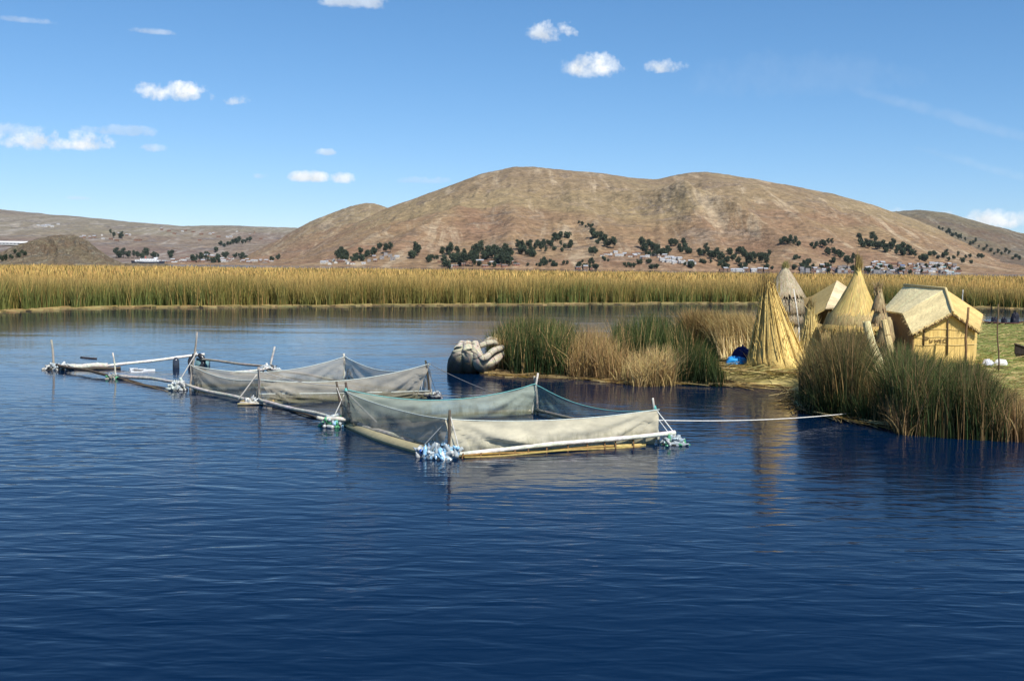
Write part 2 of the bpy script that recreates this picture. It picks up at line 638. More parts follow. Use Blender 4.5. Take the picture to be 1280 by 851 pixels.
far_hill = Terrain('far_hill', 'long low brown hill far behind the reeds at the left', [(-500, 250), (-200, 255), (0, 262), (60, 268), (120, 273), (180, 279), (230, 283), (290, 282),
                    (340, 284), (370, 285), (480, 300), (600, 318)], 3000, 5800, m_hill('far_hill_soil', (0.95, 1.0, 1.15), 0.03, 0.86, 1.6), -520, 620, seed=2.1, gully=0.05, amp=0.12, tex=1.5)
shoulder = Terrain('shoulder_hill', 'rounded shoulder hill left of the big mountain', [(180, 334), (270, 329), (300, 321), (345, 302), (380, 281), (410, 268), (440, 257), (455, 254), (470, 255), (484, 260),
                    (520, 268), (620, 290)], 2500, 3900, m_hill('shoulder_soil', (1.07, 1.0, 0.9), 0.04, 0.93), 180, 640, seed=4.4, rim=5)
right_hill = Terrain('right_hill', 'darker hill falling away at the right edge', [(950, 315), (1000, 300), (1060, 276), (1110, 264), (1150, 263), (1185, 267), (1230, 280), (1280, 293), (1350, 305),
                    (1500, 318), (1800, 322)], 2300, 4300, m_hill('right_hill_soil', (0.92, 0.95, 0.95), 0.07, 0.68), 950, 1820, seed=7.7, rim=5)
mountain = Terrain('mountain', 'big bare brown mountain with two rounded summits', [(180, 336), (330, 328), (382, 312), (407, 297), (440, 281), (484, 260), (540, 240), (600, 218), (640, 209), (670, 210),
                    (760, 218), (800, 224), (820, 224), (860, 216), (880, 215), (940, 224), (1000, 235), (1040, 243), (1075, 252), (1110, 264), (1140, 274), (1170, 286), (1215, 306), (1256, 324), (1330, 337), (1700, 339)],
                   1650, 3400, m_hill('mountain_soil', (1.10, 1.0, 0.88), 0.03, 0.93), 180, 1500, step=2.0, rows=300,
                   spurs=[(790, .58, 985, .16, 40, 30), (585, .55, 500, .15, 24, 36), (930, .55, 1040, .25, 24, 36), (680, .55, 760, .25, 24, 28), (1070, .55, 1150, .2, 20, 30), (535, .55, 430, .15, 18, 30), (640, .5, 640, .15, 18, 26), (845, .5, 900, .15, 16, 24)],
                   domes=[(868, .045, 46, .035, 15), (780, .06, 50, .04, 8), (690, .03, 55, .03, 8), (600, .05, 60, .04, 6), (1000, .06, 60, .05, 8)],
                   seed=0.6, amp=0.13, gully=0.07, rim=3.0, fan=720)
mound = Terrain('rocky_mound', 'small rocky mound rising behind the reeds at the left', [(-60, 333), (-20, 328), (0, 316), (22, 306), (50, 298), (70, 294), (92, 294), (108, 300), (122, 311), (138, 322), (156, 331), (200, 334)],
                900, 1080, m_hill('mound_rock', (0.95, 1.03, 0.98), 0.05, 1.15, 0.13), -70, 210, step=1.0, rows=110, seed=9.3, amp=0.3, gully=0.35, tex=0.10, rim=9, gpx=9)


def air():
    M = bpy.data.materials.new('thin_air')
    M.use_nodes = True
    nt = M.node_tree
    nt.nodes.clear()
    out = nt.nodes.new('ShaderNodeOutputMaterial')
    pv = nt.nodes.new('ShaderNodeVolumePrincipled')
    pv.inputs['Color'].default_value = (0.80, 0.88, 1.0, 1)
    pv.inputs['Density'].default_value = 0.000015
    pv.inputs['Anisotropy'].default_value = 0.2
    nt.links.new(pv.outputs[0], out.inputs['Volume'])
    b = MB()
    b.box((0, 4000, 346), (18200, 14400, 704), (1, 1, 1))
    tag(b.build('haze', M), 'thin clear mountain air over the lake', 'haze', kind='stuff')


air()


# ------------------------------------------------------------------ trees on the hills
def tree_mesh(name, h, w, n, lobes, seed):
    r = random.Random(seed)
    b = MB()
    b.tube([(0, 0, -1), (0.1, 0, h * .25), (0.0, 0.1, h * .6)], [h * .028, h * .022, h * .012], (0.16, 0.13, 0.10), 5)
    cs = []
    for i in range(lobes):
        z = h * (0.34 + 0.58 * (i + .5) / lobes)
        rad = w * 0.5 * (0.55 + 0.6 * math.sin(math.pi * (0.18 + 0.72 * (i + .5) / lobes)))
        a = r.uniform(0, 6.28)
        off = rad * r.uniform(0.1, 0.55)
        cs.append((Vector((math.cos(a) * off, math.sin(a) * off, z)), rad * r.uniform(.6, .9)))
        b.tube([(0, 0, z - h * .12), cs[-1][0]], [h * .01, h * .005], (0.16, 0.13, 0.10), 4, cap=False)
    for k in range(n):
        c, rad = r.choice(cs)
        d = Vector((r.gauss(0, 1), r.gauss(0, 1), r.gauss(0, .8))).normalized()
        p = c + d * rad * r.uniform(.35, 1.05)
        s = w * r.uniform(.05, .12)
        q = Euler((r.uniform(0, 6), r.uniform(0, 6), r.uniform(0, 6))).to_matrix()
        g = r.uniform(.55, 1.6)
        colr = (0.048 * g, 0.066 * g, 0.038 * g)
        b.add([p + q @ Vector((-s, -s * .6, 0)), p + q @ Vector((s, -s * .5, 0)), p + q @ Vector((s * .2, s, s * .3))], [(0, 1, 2)], colr)
    me_o = b.build(name, MAT_LEAF)
    me = me_o.data
    bpy.data.objects.remove(me_o)
    return me


TREES = [tree_mesh('eucalyptus_tree', 15, 8.5, 620, 5, 1), tree_mesh('eucalyptus_tree', 17, 7.5, 620, 6, 2),
         tree_mesh('eucalyptus_tree', 12, 9, 620, 4, 3), tree_mesh('round_tree', 9, 10, 620, 4, 4)]
# (terrain, px0, py0, px1, py1, vertical spread, count, size, label)
GROVES = [
    (mountain, 552, 326, 640, 326, 9, 44, 1.05, 'dark eucalyptus in the dense grove at the foot of the mountain left of its middle'),
    (mountain, 645, 318, 668, 316, 6, 10, .95, 'dark eucalyptus on the small rise just right of the dense grove'),
    (mountain, 662, 316, 714, 306, 9, 22, .95, 'dark eucalyptus scattered up the red slope right of the dense grove'),
    (mountain, 737, 299, 768, 311, 4, 14, .9, 'dark eucalyptus in the slanting clump above the white hamlet'),
    (mountain, 738, 319, 746, 318, 2, 3, .8, 'dark eucalyptus standing alone left of the white hamlet'),
    (mountain, 722, 281, 742, 285, 2, 6, .6, 'small dark tree high on the red mid slope of the mountain'),
    (mountain, 718, 335, 748, 337, 1, 7, .6, 'low dark tree beside the lone house behind the reed tops'),
    (mountain, 800, 315, 836, 321, 6, 20, .95, 'dark eucalyptus in the thick clump right above the white hamlet'),
    (mountain, 836, 309, 864, 315, 4, 10, .9, 'dark eucalyptus between the white hamlet and the round knoll'),
    (mountain, 874, 318, 912, 330, 4, 12, .9, 'dark eucalyptus on the flank of the round bare knoll'),
    (mountain, 912, 322, 962, 330, 8, 22, .9, 'dark eucalyptus above the thatched tower and the straw cone'),
    (mountain, 974, 306, 998, 307, 2, 8, .75, 'dark tree in the short row on the terraces above the thatched tower'),
    (mountain, 1012, 309, 1040, 309, 3, 8, .75, 'dark tree in the short row on the terraces left of the tall pointed roof'),
    (mountain, 1032, 318, 1072, 332, 6, 12, .9, 'dark eucalyptus on the terraces behind the tall pointed roof'),
    (mountain, 1072, 302, 1140, 322, 6, 30, .95, 'dark eucalyptus in the long slanting grove above the right hand village'),
    (mountain, 1142, 323, 1228, 327, 4, 18, .8, 'dark eucalyptus in the loose row above the right hand village'),
    (right_hill, 1170, 287, 1200, 299, 2, 10, .9, 'dark tree in the line climbing the gully of the right hand hill'),
    (right_hill, 1204, 303, 1276, 327, 3, 16, .8, 'dark tree in the line dropping towards the right edge of the hill'),
    (mountain, 640, 326, 900, 334, 5, 60, .5, 'low dark scrub tree along the foot of the mountain'),
    (mountain, 900, 330, 1080, 330, 7, 50, .55, 'low dark scrub tree on the terraces behind the huts'),
    (mountain, 400, 322, 560, 328, 6, 34, .5, 'low dark scrub tree on the left foot of the mountain'),
    (far_hill, 190, 322, 330, 318, 7, 40, 1.0, 'low dark scrub tree on the far left shore'),
    (mountain, 1084, 339, 1200, 338, 5, 16, .6, 'dark tree among the roofs of the dense right hand village'),
    (mountain, 950, 340, 1070, 339, 3, 12, .65, 'dark tree among the roofs behind the pointed huts'),
    (mountain, 560, 333, 720, 331, 3, 12, .6, 'low dark bush at the foot of the mountain below the groves'),
    (mountain, 512, 319, 524, 320, 4, 4, .95, 'dark eucalyptus standing apart left of the dense grove'),
    (mountain, 444, 324, 490, 313, 5, 12, .9, 'dark eucalyptus among the houses left of the dense grove'),
    (mountain, 420, 328, 434, 322, 4, 4, .95, 'dark eucalyptus beside the white houses on the left shore'),
    (shoulder, 392, 323, 404, 318, 3, 4, .95, 'dark eucalyptus beside the upper flat house on the left shore'),
    (shoulder, 336, 327, 352, 325, 1, 4, .8, 'round dark tree above the low white sheds on the left shore'),
    (far_hill, 142, 323, 192, 321, 2, 9, 1.5, 'dark tree in the hedge line behind the white ship'),
    (far_hill, 238, 327, 275, 330, 2, 7, 1.5, 'dark tree by the low houses right of the white ship'),
    (far_hill, 274, 309, 316, 302, 1.5, 11, 1.4, 'dark tree in the slanting row low on the far left hill'),
    (far_hill, 138, 295, 156, 300, 2, 4, 1.6, 'dark tree alone on the middle of the far left hill'),
    (mound, -30, 331, 34, 316, 4, 16, .36, 'dark bush on the shaded left flank of the rocky mound'),
]
cnt = 0
spots = []
for (ter, x0, y0, x1, y1, sp, n, size, lab) in GROVES:
    for i in range(n):
        k = (i + random.uniform(.1, .9)) / n
        if 'scrub' in lab:      # scrub grows in thickets
            q = max(4, n // 5)
            random.seed(int(x0) * 31 + (i % q))
            k = random.random()
            dyc = random.uniform(-sp, sp)
            random.seed(int(x0) * 977 + i)
            k += random.gauss(0, .016)
        p = ter.hit(x0 + (x1 - x0) * k, y0 + (y1 - y0) * k + (dyc + random.gauss(0, 1.3) if 'scrub' in lab else random.uniform(-sp, sp)))
        if p is None:
            continue
        v = random.choice([0, 1, 2, 3] if size > .7 else [2, 3, 3])
        s = size * random.uniform(.75, 1.4)
        spots.append((s / p.y, TREES[v], p, (s * random.uniform(.9, 1.2), s * random.uniform(.9, 1.2), s), random.uniform(0, 6.28), 'eucalyptus_tree' if v < 3 else 'round_tree', lab))
        cnt += 1


def plant(spots, cat, limit, mass_name, mass_label, mat):
    spots.sort(key=lambda q: -q[0])
    for (_, me, p, sc_, rz, name, lab) in spots[:limit]:
        o = bpy.data.objects.new(name, me)
        col.objects.link(o)
        o.location, o.scale = p, sc_
        o.rotation_euler.z = rz
        tag(o, lab, cat, (cat + 's: ' + lab)[:100])
    rest = spots[limit:]
    if rest:
        b = MB()
        cache = {}
        for (_, me, p, sc_, rz, name, lab) in rest:
            if me.name not in cache:
                cache[me.name] = ([v.co.copy() for v in me.vertices], [tuple(f.vertices) for f in me.polygons], [tuple(c.color)[:3] for c in me.color_attributes['Col'].data])
            vs, fs, cs = cache[me.name]
            X = Matrix.Translation(p) @ Matrix.Rotation(rz, 4, 'Z') @ Matrix.Diagonal((*sc_, 1))
            b.add([X @ q for q in vs], fs, lambda i: cs[i])
        tag(b.build(mass_name, mat), mass_label, cat, kind='stuff')


plant(spots, 'tree', 300, 'distant_scrub', 'many small dark trees and scrub far off along the foot of the hills', MAT_LEAF)


# ------------------------------------------------------------------ houses on the shore
def house_mesh(w, d, h, wall, roof, gable):
    b = MB()
    b.box((0, 0, h / 2 - .5), (w, d, h + 1), wall)
    if gable:
        e, rh = .35, d * .28
        for s in (-1, 1):
            b.slab([(-w / 2 - e, s * (d / 2 + e), h - .15), (w / 2 + e, s * (d / 2 + e), h - .15), (w / 2 + e, 0, h + rh), (-w / 2 - e, 0, h + rh)][::-s], .18, roof)
        for s in (-1, 1):
            b.add([(s * w / 2, -d / 2, h), (s * w / 2, d / 2, h), (s * w / 2, 0, h + rh - .1)], [(0, 1, 2)], wall)
    else:
        b.slab([(-w / 2 - .4, -d / 2 - .4, h + .1), (w / 2 + .4, -d / 2 - .4, h + .1), (w / 2 + .4, d / 2 + .4, h + .6), (-w / 2 - .4, d / 2 + .4, h + .6)], .15, roof)
    k = max(2, int(w / 3))
    for i in range(k):
        x = -w / 2 + w * (i + .5) / k
        tall = (i == k // 2)
        b.box((x, -d / 2 - .02, 1.0 if tall else h * .55), (1.0, .1, 2.0 if tall else 1.1), (0.04, 0.04, 0.045))
    o = b.build('house', MAT_HOUSE)
    me = o.data
    bpy.data.objects.remove(o)
    return me


W_, AD, BR, CONC = (0.52, 0.50, 0.46), (0.24, 0.15, 0.10), (0.27, 0.13, 0.085), (0.28, 0.26, 0.25)
TIN, RUST, TEAL, BLUE = (0.38, 0.39, 0.41), (0.17, 0.085, 0.055), (0.28, 0.42, 0.43), (0.10, 0.17, 0.32)
KINDS = [(9, 6, 3.0, W_, TIN, True, 'white tin roofed'), (8, 6, 5.2, AD, TIN, True, 'tall mud brick'), (11, 6, 2.8, AD, RUST, True, 'low rust roofed'),
         (8, 7, 5.5, CONC, CONC, False, 'grey flat roofed'), (10, 6, 3.0, BR, TIN, False, 'red brick'), (9, 6, 3.2, W_, RUST, True, 'white rust roofed'),
         (9, 6, 3, CONC, TEAL, True, 'teal roofed'), (8, 6, 3, W_, BLUE, True, 'blue roofed'), (16, 7, 3.2, W_, TIN, True, 'long white shed-like')]
HM = [house_mesh(*k[:6]) for k in KINDS]
VILLAGES = [
    (mountain, 1084, 337, 1200, 336.5, 6.5, 100, .85, (0, 1, 2, 3, 4, 5, 6, 7, 3, 1, 0), 'house in the dense right hand village'),
    (mountain, 1000, 338, 1084, 339, 4, 40, .85, (0, 1, 2, 3, 4, 0, 3), 'house in the strip of village behind the pointed roofs'),
    (mountain, 900, 340, 962, 341, 2, 14, .85, (0, 8, 2, 1), 'house on the shore left of the thatched tower'),
    (mountain, 752, 319, 834, 322, 4, 22, .85, (0, 0, 8, 5, 1), 'house in the white hamlet under the slanting clump'),
    (mountain, 826, 325, 868, 330, 3, 16, .85, (0, 8, 0), 'house in the white row on the round knoll'),
    (mountain, 722, 337, 746, 338, 1, 3, .8, (1, 4), 'house alone at the foot of the mountain behind the reeds'),
    (mountain, 548, 331, 650, 332, 4, 22, .85, (2, 1, 4, 0), 'house half hidden below the dense grove'),
    (mountain, 404, 330, 442, 328, 3, 14, .9, (0, 2, 5, 0, 4), 'house in the white row on the left shore'),
    (mountain, 452, 327, 500, 320, 4, 9, .85, (0, 3, 1), 'house among trees left of the dense grove'),
    (shoulder, 300, 328.5, 395, 330, 2.5, 30, 1.15, (0, 1, 2, 4, 5), 'house in the low row on the far left shore'),
    (shoulder, 388, 316, 408, 315, 1.5, 4, 1.1, (3, 1), 'house high on the spur above the left shore'),
    (far_hill, 196, 327, 292, 325, 4, 32, 1.5, (0, 1, 2, 4, 5), 'house scattered right of the white ship'),
    (far_hill, 90, 297, 180, 298, 4, 14, 1.4, (0, 2, 1), 'house high on the far left hill'),
    (far_hill, 200, 292, 330, 297, 8, 18, 1.3, (1, 2, 0), 'house scattered over the far left hill'),
    (far_hill, 44, 284, 78, 282, 2, 5, 1.6, (8, 0), 'house near the top of the far left hill'),
]
spots = []
for (ter, x0, y0, x1, y1, sp, n, size, kinds, lab) in VILLAGES:
    for i in range(n):
        k = (i + random.uniform(.05, .95)) / n
        p = ter.hit(x0 + (x1 - x0) * k, y0 + (y1 - y0) * k + random.uniform(-sp, sp))
        if p is None:
            continue
        v = random.choice(kinds)
        s = size * random.uniform(.8, 1.1)
        spots.append((s / p.y, HM[v], p, (s, s, s), random.choice((0, 1.57)) * (random.random() < .3) + random.uniform(-.3, .3), 'house', KINDS[v][6] + ' ' + lab))
plant(spots, 'house', 300, 'distant_houses', 'smallest houses far off among the villages at the foot of the hills', MAT_HOUSE)


def long_roof():
    p = far_hill.hit(6, 306)
    r = empty('long_shed', p, 0.05)
    b = MB()
    b.box((0, 0, 3), (150, 30, 7), (0.6, 0.6, 0.58))
    b.build('wall', MAT_HOUSE, r)
    b = MB()
    b.slab([(-80, -18, 6.8), (80, -18, 6.8), (80, 0, 12), (-80, 0, 12)], .4, (.8, .8, .8))
    b.slab([(80, 18, 6.8), (-80, 18, 6.8), (-80, 0, 12), (80, 0, 12)], .4, (.8, .8, .8))
    b.build('roof', MAT_HOUSE, r)
    b = MB()
    for i in range(12):
        b.box((-68 + i * 12, -15.1, 4), (6, .3, 2.6), (.06, .08, .1))
    b.build('window_band', MAT_HOUSE, r)
    tag(r, 'very long white roofed shed at the left edge above the rocky mound', 'shed')


long_roof()


def ship():
    Y = 1500.0
    c = at(185, 329.5, Y)
    r = empty('lake_ship', (c.x, Y, 0), 0.06)
    b = MB()
    n, L, Wd, D = 24, 46.0, 7.0, 2.6
    top, bot = [], []
    for i in range(n + 1):
        t = i / n
        w = Wd / 2 * (1 - abs(2 * t - 1) ** 3.2) + .1
        sheer = 4.0 + 1.5 * abs(2 * t - 1) ** 2.5
        top.append((-L / 2 + L * t, w, sheer))
        bot.append((-L / 2 + L * t * .96 + 1, w * .7, -0.6))
    vs = [Vector(p) for p in top] + [Vector(p) for p in bot] + [Vector((p[0], -p[1], p[2])) for p in top] + [Vector((p[0], -p[1], p[2])) for p in bot]
    m = n + 1
    fs = []
    for i in range(n):
        fs += [(i, i + 1, m + i + 1, m + i), (2 * m + i + 1, 2 * m + i, 3 * m + i, 3 * m + i + 1), (i + 1, i, 2 * m + i, 2 * m + i + 1)]
    b.add(vs, fs, (0.04, 0.045, 0.06))
    b.build('hull', MAT_HOUSE, r)
    b = MB()
    b.box((-1, 0, 5.2), (32, 5.6, 2.4), (.8, .8, .8))
    b.box((1, 0, 7.4), (22, 4.6, 2.0), (.8, .8, .8))
    b.box((11, 0, 9.2), (5, 4, 1.8), (.8, .8, .8))
    b.build('cabin', MAT_HOUSE, r)
    b = MB()
    for i in range(14):
        b.box((-15 + i * 2.1, -2.85, 5.4), (1.1, .1, .8), (.05, .06, .08))
    for i in range(9):
        b.box((-8 + i * 2.2, -2.35, 7.5), (1.2, .1, .8), (.05, .06, .08))
    b.build('window_band', MAT_HOUSE, r)
    b = MB()
    b.tube([(-3, 0, 8), (-3.3, 0, 11)], [.8, .7], (.45, .1, .07), 10)
    b.build('funnel', MAT_HOUSE, r)
    b = MB()
    b.tube([(12, 0, 10), (12, 0, 15)], [.16, .08], (.7, .7, .7), 6)
    b.build('mast', MAT_HOUSE, r)
    tag(r, 'white lake ship with dark hull moored beyond the reeds', 'ship')


ship()


# ------------------------------------------------------------------ reeds
def blades(name, base, h, w, az, lean, cb, ct, seg=3, kmid=0.5, kw=0.35, droop=0.0, parent=None, mat=None, top_w=0.15, pw=1.7):
    N = len(base)
    fa = rng.uniform(0, 2 * np.pi, N)
    side = np.stack([np.cos(fa), np.sin(fa), np.zeros(N)], -1)
    ld = np.stack([np.cos(az), np.sin(az), np.zeros(N)], -1)
    V = np.zeros((N, seg + 1, 2, 3))
    C = np.zeros((N, seg + 1, 2, 3))
    lean = np.broadcast_to(lean, (N,))
    droop = np.broadcast_to(droop, (N,))
    kmid = np.broadcast_to(kmid, (N,))
    for s in range(seg + 1):
        u = s / seg
        p = base + ld * (h * lean * u ** pw)[:, None]
        p = p + np.stack([np.zeros(N), np.zeros(N), h * np.sqrt(np.clip(1 - (lean * u ** pw) ** 2 * .5, .2, 1)) * u - droop * h * u ** 3], -1)
        ww = (w * (1 - (1 - top_w) * u ** 1.5) / 2)[:, None]
        V[:, s, 0] = p - side * ww
        V[:, s, 1] = p + side * ww
        k = sstep(kmid - kw, kmid + kw, np.full(N, u))[:, None]
        C[:, s, 0] = C[:, s, 1] = cb * (1 - k) + ct * k
    idx = np.arange(N * (seg + 1) * 2).reshape(N, seg + 1, 2)
    Q = np.stack([idx[:, :-1, 0], idx[:, :-1, 1], idx[:, 1:, 1], idx[:, 1:, 0]], -1).reshape(-1, 4)
    me = np_mesh(name, V.reshape(-1, 3), Q, C.reshape(-1, 3))
    return link_mesh(name, me, mat or MAT_REED, parent)


def pal(c, N, var=0.2, hue=0.08):
    g = 1 + rng.uniform(-var, var, (N, 1))
    return np.array(c)[None, :] * g * (1 + rng.uniform(-hue, hue, (N, 3)))


GREEN, DGREEN, OLIVE = (0.055, 0.082, 0.020), (0.020, 0.038, 0.012), (0.105, 0.098, 0.030)
GOLD, PALE, TAN, BROWN = (0.42, 0.265, 0.065), (0.62, 0.47, 0.21), (0.40, 0.27, 0.11), (0.17, 0.105, 0.045)

EDGE = np.array([(-420, 400), (-150, 392), (0, 388.5), (60, 386), (110, 384.6), (200, 383.8), (340, 383), (500, 381.5), (640, 380.5), (760, 379.5), (860, 379), (980, 379), (1100, 381), (1180, 383),
                 (1280, 386), (1450, 390), (1700, 396)], float)
EP = [pix(a, b) for a, b in EDGE]
ex = np.array([p.x / p.y for p in EP])
ey = np.array([p.y for p in EP])


def edge_Y(s):
    """depth of the belt's water edge along the direction x/y = s"""
    return np.interp(s, ex, ey) + 2.6 * fbm(s * 45, s * 0 + .3, 4) + 1.2 * fbm(s * 260, s * 0 + 7.7, 2)


def belt(name, n, d0, d1, wmin, wmax, hmin, hmax, power=1.0):
    s = rng.uniform(-0.66, 0.66, n)
    d = d0 + (d1 - d0) * rng.random(n) ** power
    Y = edge_Y(s) + d
    X = s * Y
    patch = fbm(X / 9, Y / 14, 4)
    h = rng.uniform(hmin, hmax, n) * (1 + 0.36 * patch)
    w = rng.uniform(wmin, wmax, n)
    base = np.stack([X, Y, np.full(n, -0.05)], -1)
    gr = sstep(-.35, .45, fbm(X / 6 + 40, Y / 12 + 3, 3))[:, None]
    cb = pal((.165, .20, .055), n, .45) * (1 - gr) + pal((.24, .22, .06), n, .4) * gr
    ct = pal((.62, .42, .14), n, .3)
    dark = (rng.random(n) < .22)[:, None]
    ct = np.where(dark, pal(OLIVE, n, .3), ct)
    ct = ct * (1 + 0.25 * patch[:, None])
    km = 0.84 + 0.26 * fbm(X / 5 + 9, Y / 7, 3) - np.clip(d / 22, 0, .55)
    ripe = (rng.random(n) < .24 + .2 * fbm(X / 3 + 70, Y / 6, 3))[:, None]
    cb = np.where(ripe, ct * .8, cb)
    return blades(name, base, h, w, rng.uniform(0, 2 * np.pi, n), rng.uniform(.02, .34, n), cb, ct, 3, km, .32)


o = belt('reed_belt', 105000, 0, 8, .03, .07, 1.5, 2.9, 1.0)
tag(o, 'green footed front rank of the far golden reed belt', 'reeds', kind='stuff')
o = belt('reed_belt', 140000, 6, 60, .04, .10, 1.4, 2.7, 1.2)
tag(o, 'golden reeds just behind the front rank of the belt', 'reeds', kind='stuff')
o = belt('reed_belt', 110000, 55, 420, .16, .5, 1.4, 2.6, 1.3)
tag(o, 'distant golden reeds reaching back towards the hills', 'reeds', kind='stuff')


def belt_floor():
    ss = np.linspace(-0.7, 0.7, 500)
    ds = np.array([1.5, 3, 6, 12, 25, 50, 90, 150, 240, 340, 430])
    V, C = [], []
    for d in ds:
        Y = edge_Y(ss) + d
        z = np.minimum(.1 + d * .2, 1.45) + .25 * fbm(ss * Y / 6, Y / 9, 3)
        V.append(np.stack([ss * Y, Y, z], -1))
        g = (1 + .3 * fbm(ss * Y / 8, Y / 20, 4))[:, None]
        C.append(np.array((.50, .33, .10))[None] * .9 * g if d > 10 else np.array(OLIVE)[None] * .5 * g)
    V, C = np.array(V), np.array(C)
    nr, nc = V.shape[:2]
    idx = np.arange(nr * nc).reshape(nr, nc)
    Q = np.stack([idx[:-1, :-1], idx[:-1, 1:], idx[1:, 1:], idx[1:, :-1]], -1).reshape(-1, 4)
    tag(link_mesh('reed_thicket', np_mesh('reed_thicket', V.reshape(-1, 3), Q, C.reshape(-1, 3)), MAT_REED), 'matted golden reed mass between the far stalks', 'reeds', kind='stuff')
    # pale strip of dead stalks floating along the water's edge
    n = 5000
    s = rng.uniform(-.66, .66, n)
    Y = edge_Y(s) + rng.uniform(-.5, .3, n) * (0.2 + 0.9 * sstep(-.2, .4, fbm(s * 60, s * 0 + 2, 3)))
    base = np.stack([s * Y, Y, rng.uniform(.01, .08, n)], -1)
    ang = rng.normal(0, .35, n)
    dirv = np.stack([np.cos(ang), np.sin(ang), rng.normal(0, .03, n)], -1)
    L = rng.uniform(.6, 1.8, n)[:, None]
    up = np.array([0, 0, 1.0])
    w = rng.uniform(.03, .06, n)[:, None]
    V = np.stack([base - up * w, base + dirv * L - up * w, base + dirv * L + up * w, base + up * w], 1).reshape(-1, 3)
    C = np.repeat(pal((.50, .38, .16), n, .3), 4, 0)
    tag(link_mesh('floating_stalks', np_mesh('floating_stalks', V, np.arange(n * 4).reshape(n, 4), C), MAT_REED), 'pale dead stalks floating along the foot of the reed belt', 'reed litter', kind='stuff')


belt_floor()


def stand(name, label, poly_px, n, hm, hs, w, cb, ct, km, lean, dry=0.15, droop=0.05, cdry=TAN, z=0.0, world=None, az=None, hfun=None, seg=4, cat='reeds', top=None):
    """a stand of reeds grown over a footprint given by points on the water"""
    P = world if world is not None else [pix(a, b, z) for a, b in poly_px]
    P = [(p[0], p[1]) for p in P]
    xs, ys = [p[0] for p in P], [p[1] for p in P]
    pts = []
    while len(pts) < n:
        x, y = random.uniform(min(xs), max(xs)), random.uniform(min(ys), max(ys))
        inside = False
        j = len(P) - 1
        for i in range(len(P)):
            if (P[i][1] > y) != (P[j][1] > y) and x < (P[j][0] - P[i][0]) * (y - P[i][1]) / (P[j][1] - P[i][1]) + P[i][0]:
                inside = not inside
            j = i
        if inside:
            pts.append((x, y))
    pts = np.array(pts)
    # reeds grow in tufts
    tuft = fbm(pts[:, 0] * 1.6 + 3, pts[:, 1] * 1.6, 3)
    base = np.column_stack([pts + rng.normal(0, .05, pts.shape), np.full(n, z - .05)])
    h = hm * (1 + rng.uniform(-hs, hs, n)) * (1 + .28 * tuft)
    if top is not None:
        # tops follow the ragged outline of the stand
        tp = np.array(top, float)
        ppx = CX + F * pts[:, 0] / pts[:, 1]
        py = np.interp(ppx, tp[:, 0], tp[:, 1])
        hmax = CAMH - z + np.array([ray(a, b).z for a, b in zip(ppx, py)]) * pts[:, 1]
        h = np.clip(hmax, .25, 3) * (1.04 - .62 * rng.random(n) ** 1.6) * (1 + .12 * tuft)
    CB, CT = pal(cb, n, .5, .14), pal(ct, n, .6, .14) * (1 + .5 * fbm(pts[:, 0] * 2 + 60, pts[:, 1] * 2, 3))[:, None]
    isdry = (rng.random(n) < dry + .25 * fbm(pts[:, 0] * 1.1 + 20, pts[:, 1] * 1.1, 3))[:, None]
    CB = np.where(isdry, pal(cdry, n, .4), CB)
    CT = np.where(isdry, pal(cdry, n, .4) * 1.15, CT)
    a = rng.uniform(0, 2 * np.pi, n) if az is None else az + rng.normal(0, .6, n)
    flow = 9.0 * fbm(pts[:, 0] * .9 + 31, pts[:, 1] * .9 + 5, 3)
    loose = rng.random(n) < .62
    a = np.where(loose, flow + rng.normal(0, .7, n), a)
    lk = np.clip(.55 + 1.5 * (fbm(pts[:, 0] * 1.3 + 11, pts[:, 1] * 1.3 + 50, 3) + .25), .3, 2.2)
    dr = droop * rng.random(n) ** 2
    o = blades(name, base, h, rng.uniform(.6, 1.4, n) * w, a, np.clip(np.abs(rng.normal(lean, lean * .7, n)) * lk, .01, .9), CB, CT, seg, km, .4, dr)
    # keep the object's origin at its foot
    c = Vector((float(np.mean(pts[:, 0])), float(np.mean(pts[:, 1])), z))
    o.data.transform(Matrix.Translation(-c))
    o.location = c
    return tag(o, label, cat, kind=None)


# ------------------------------------------------------------------ the floating reed islands
ZI = 0.45
ISLAND = [(6.6, 38.2), (7.7, 36.9), (9.3, 36.0), (8.9, 33.2), (8.3, 31.2), (8.9, 28.7), (9.9, 27.3), (12, 26.6), (15, 26.0), (22, 25.4), (48, 27), (48, 74), (26, 71.5), (20, 69),
          (14, 63), (10, 56), (7.5, 49), (6.4, 43)]


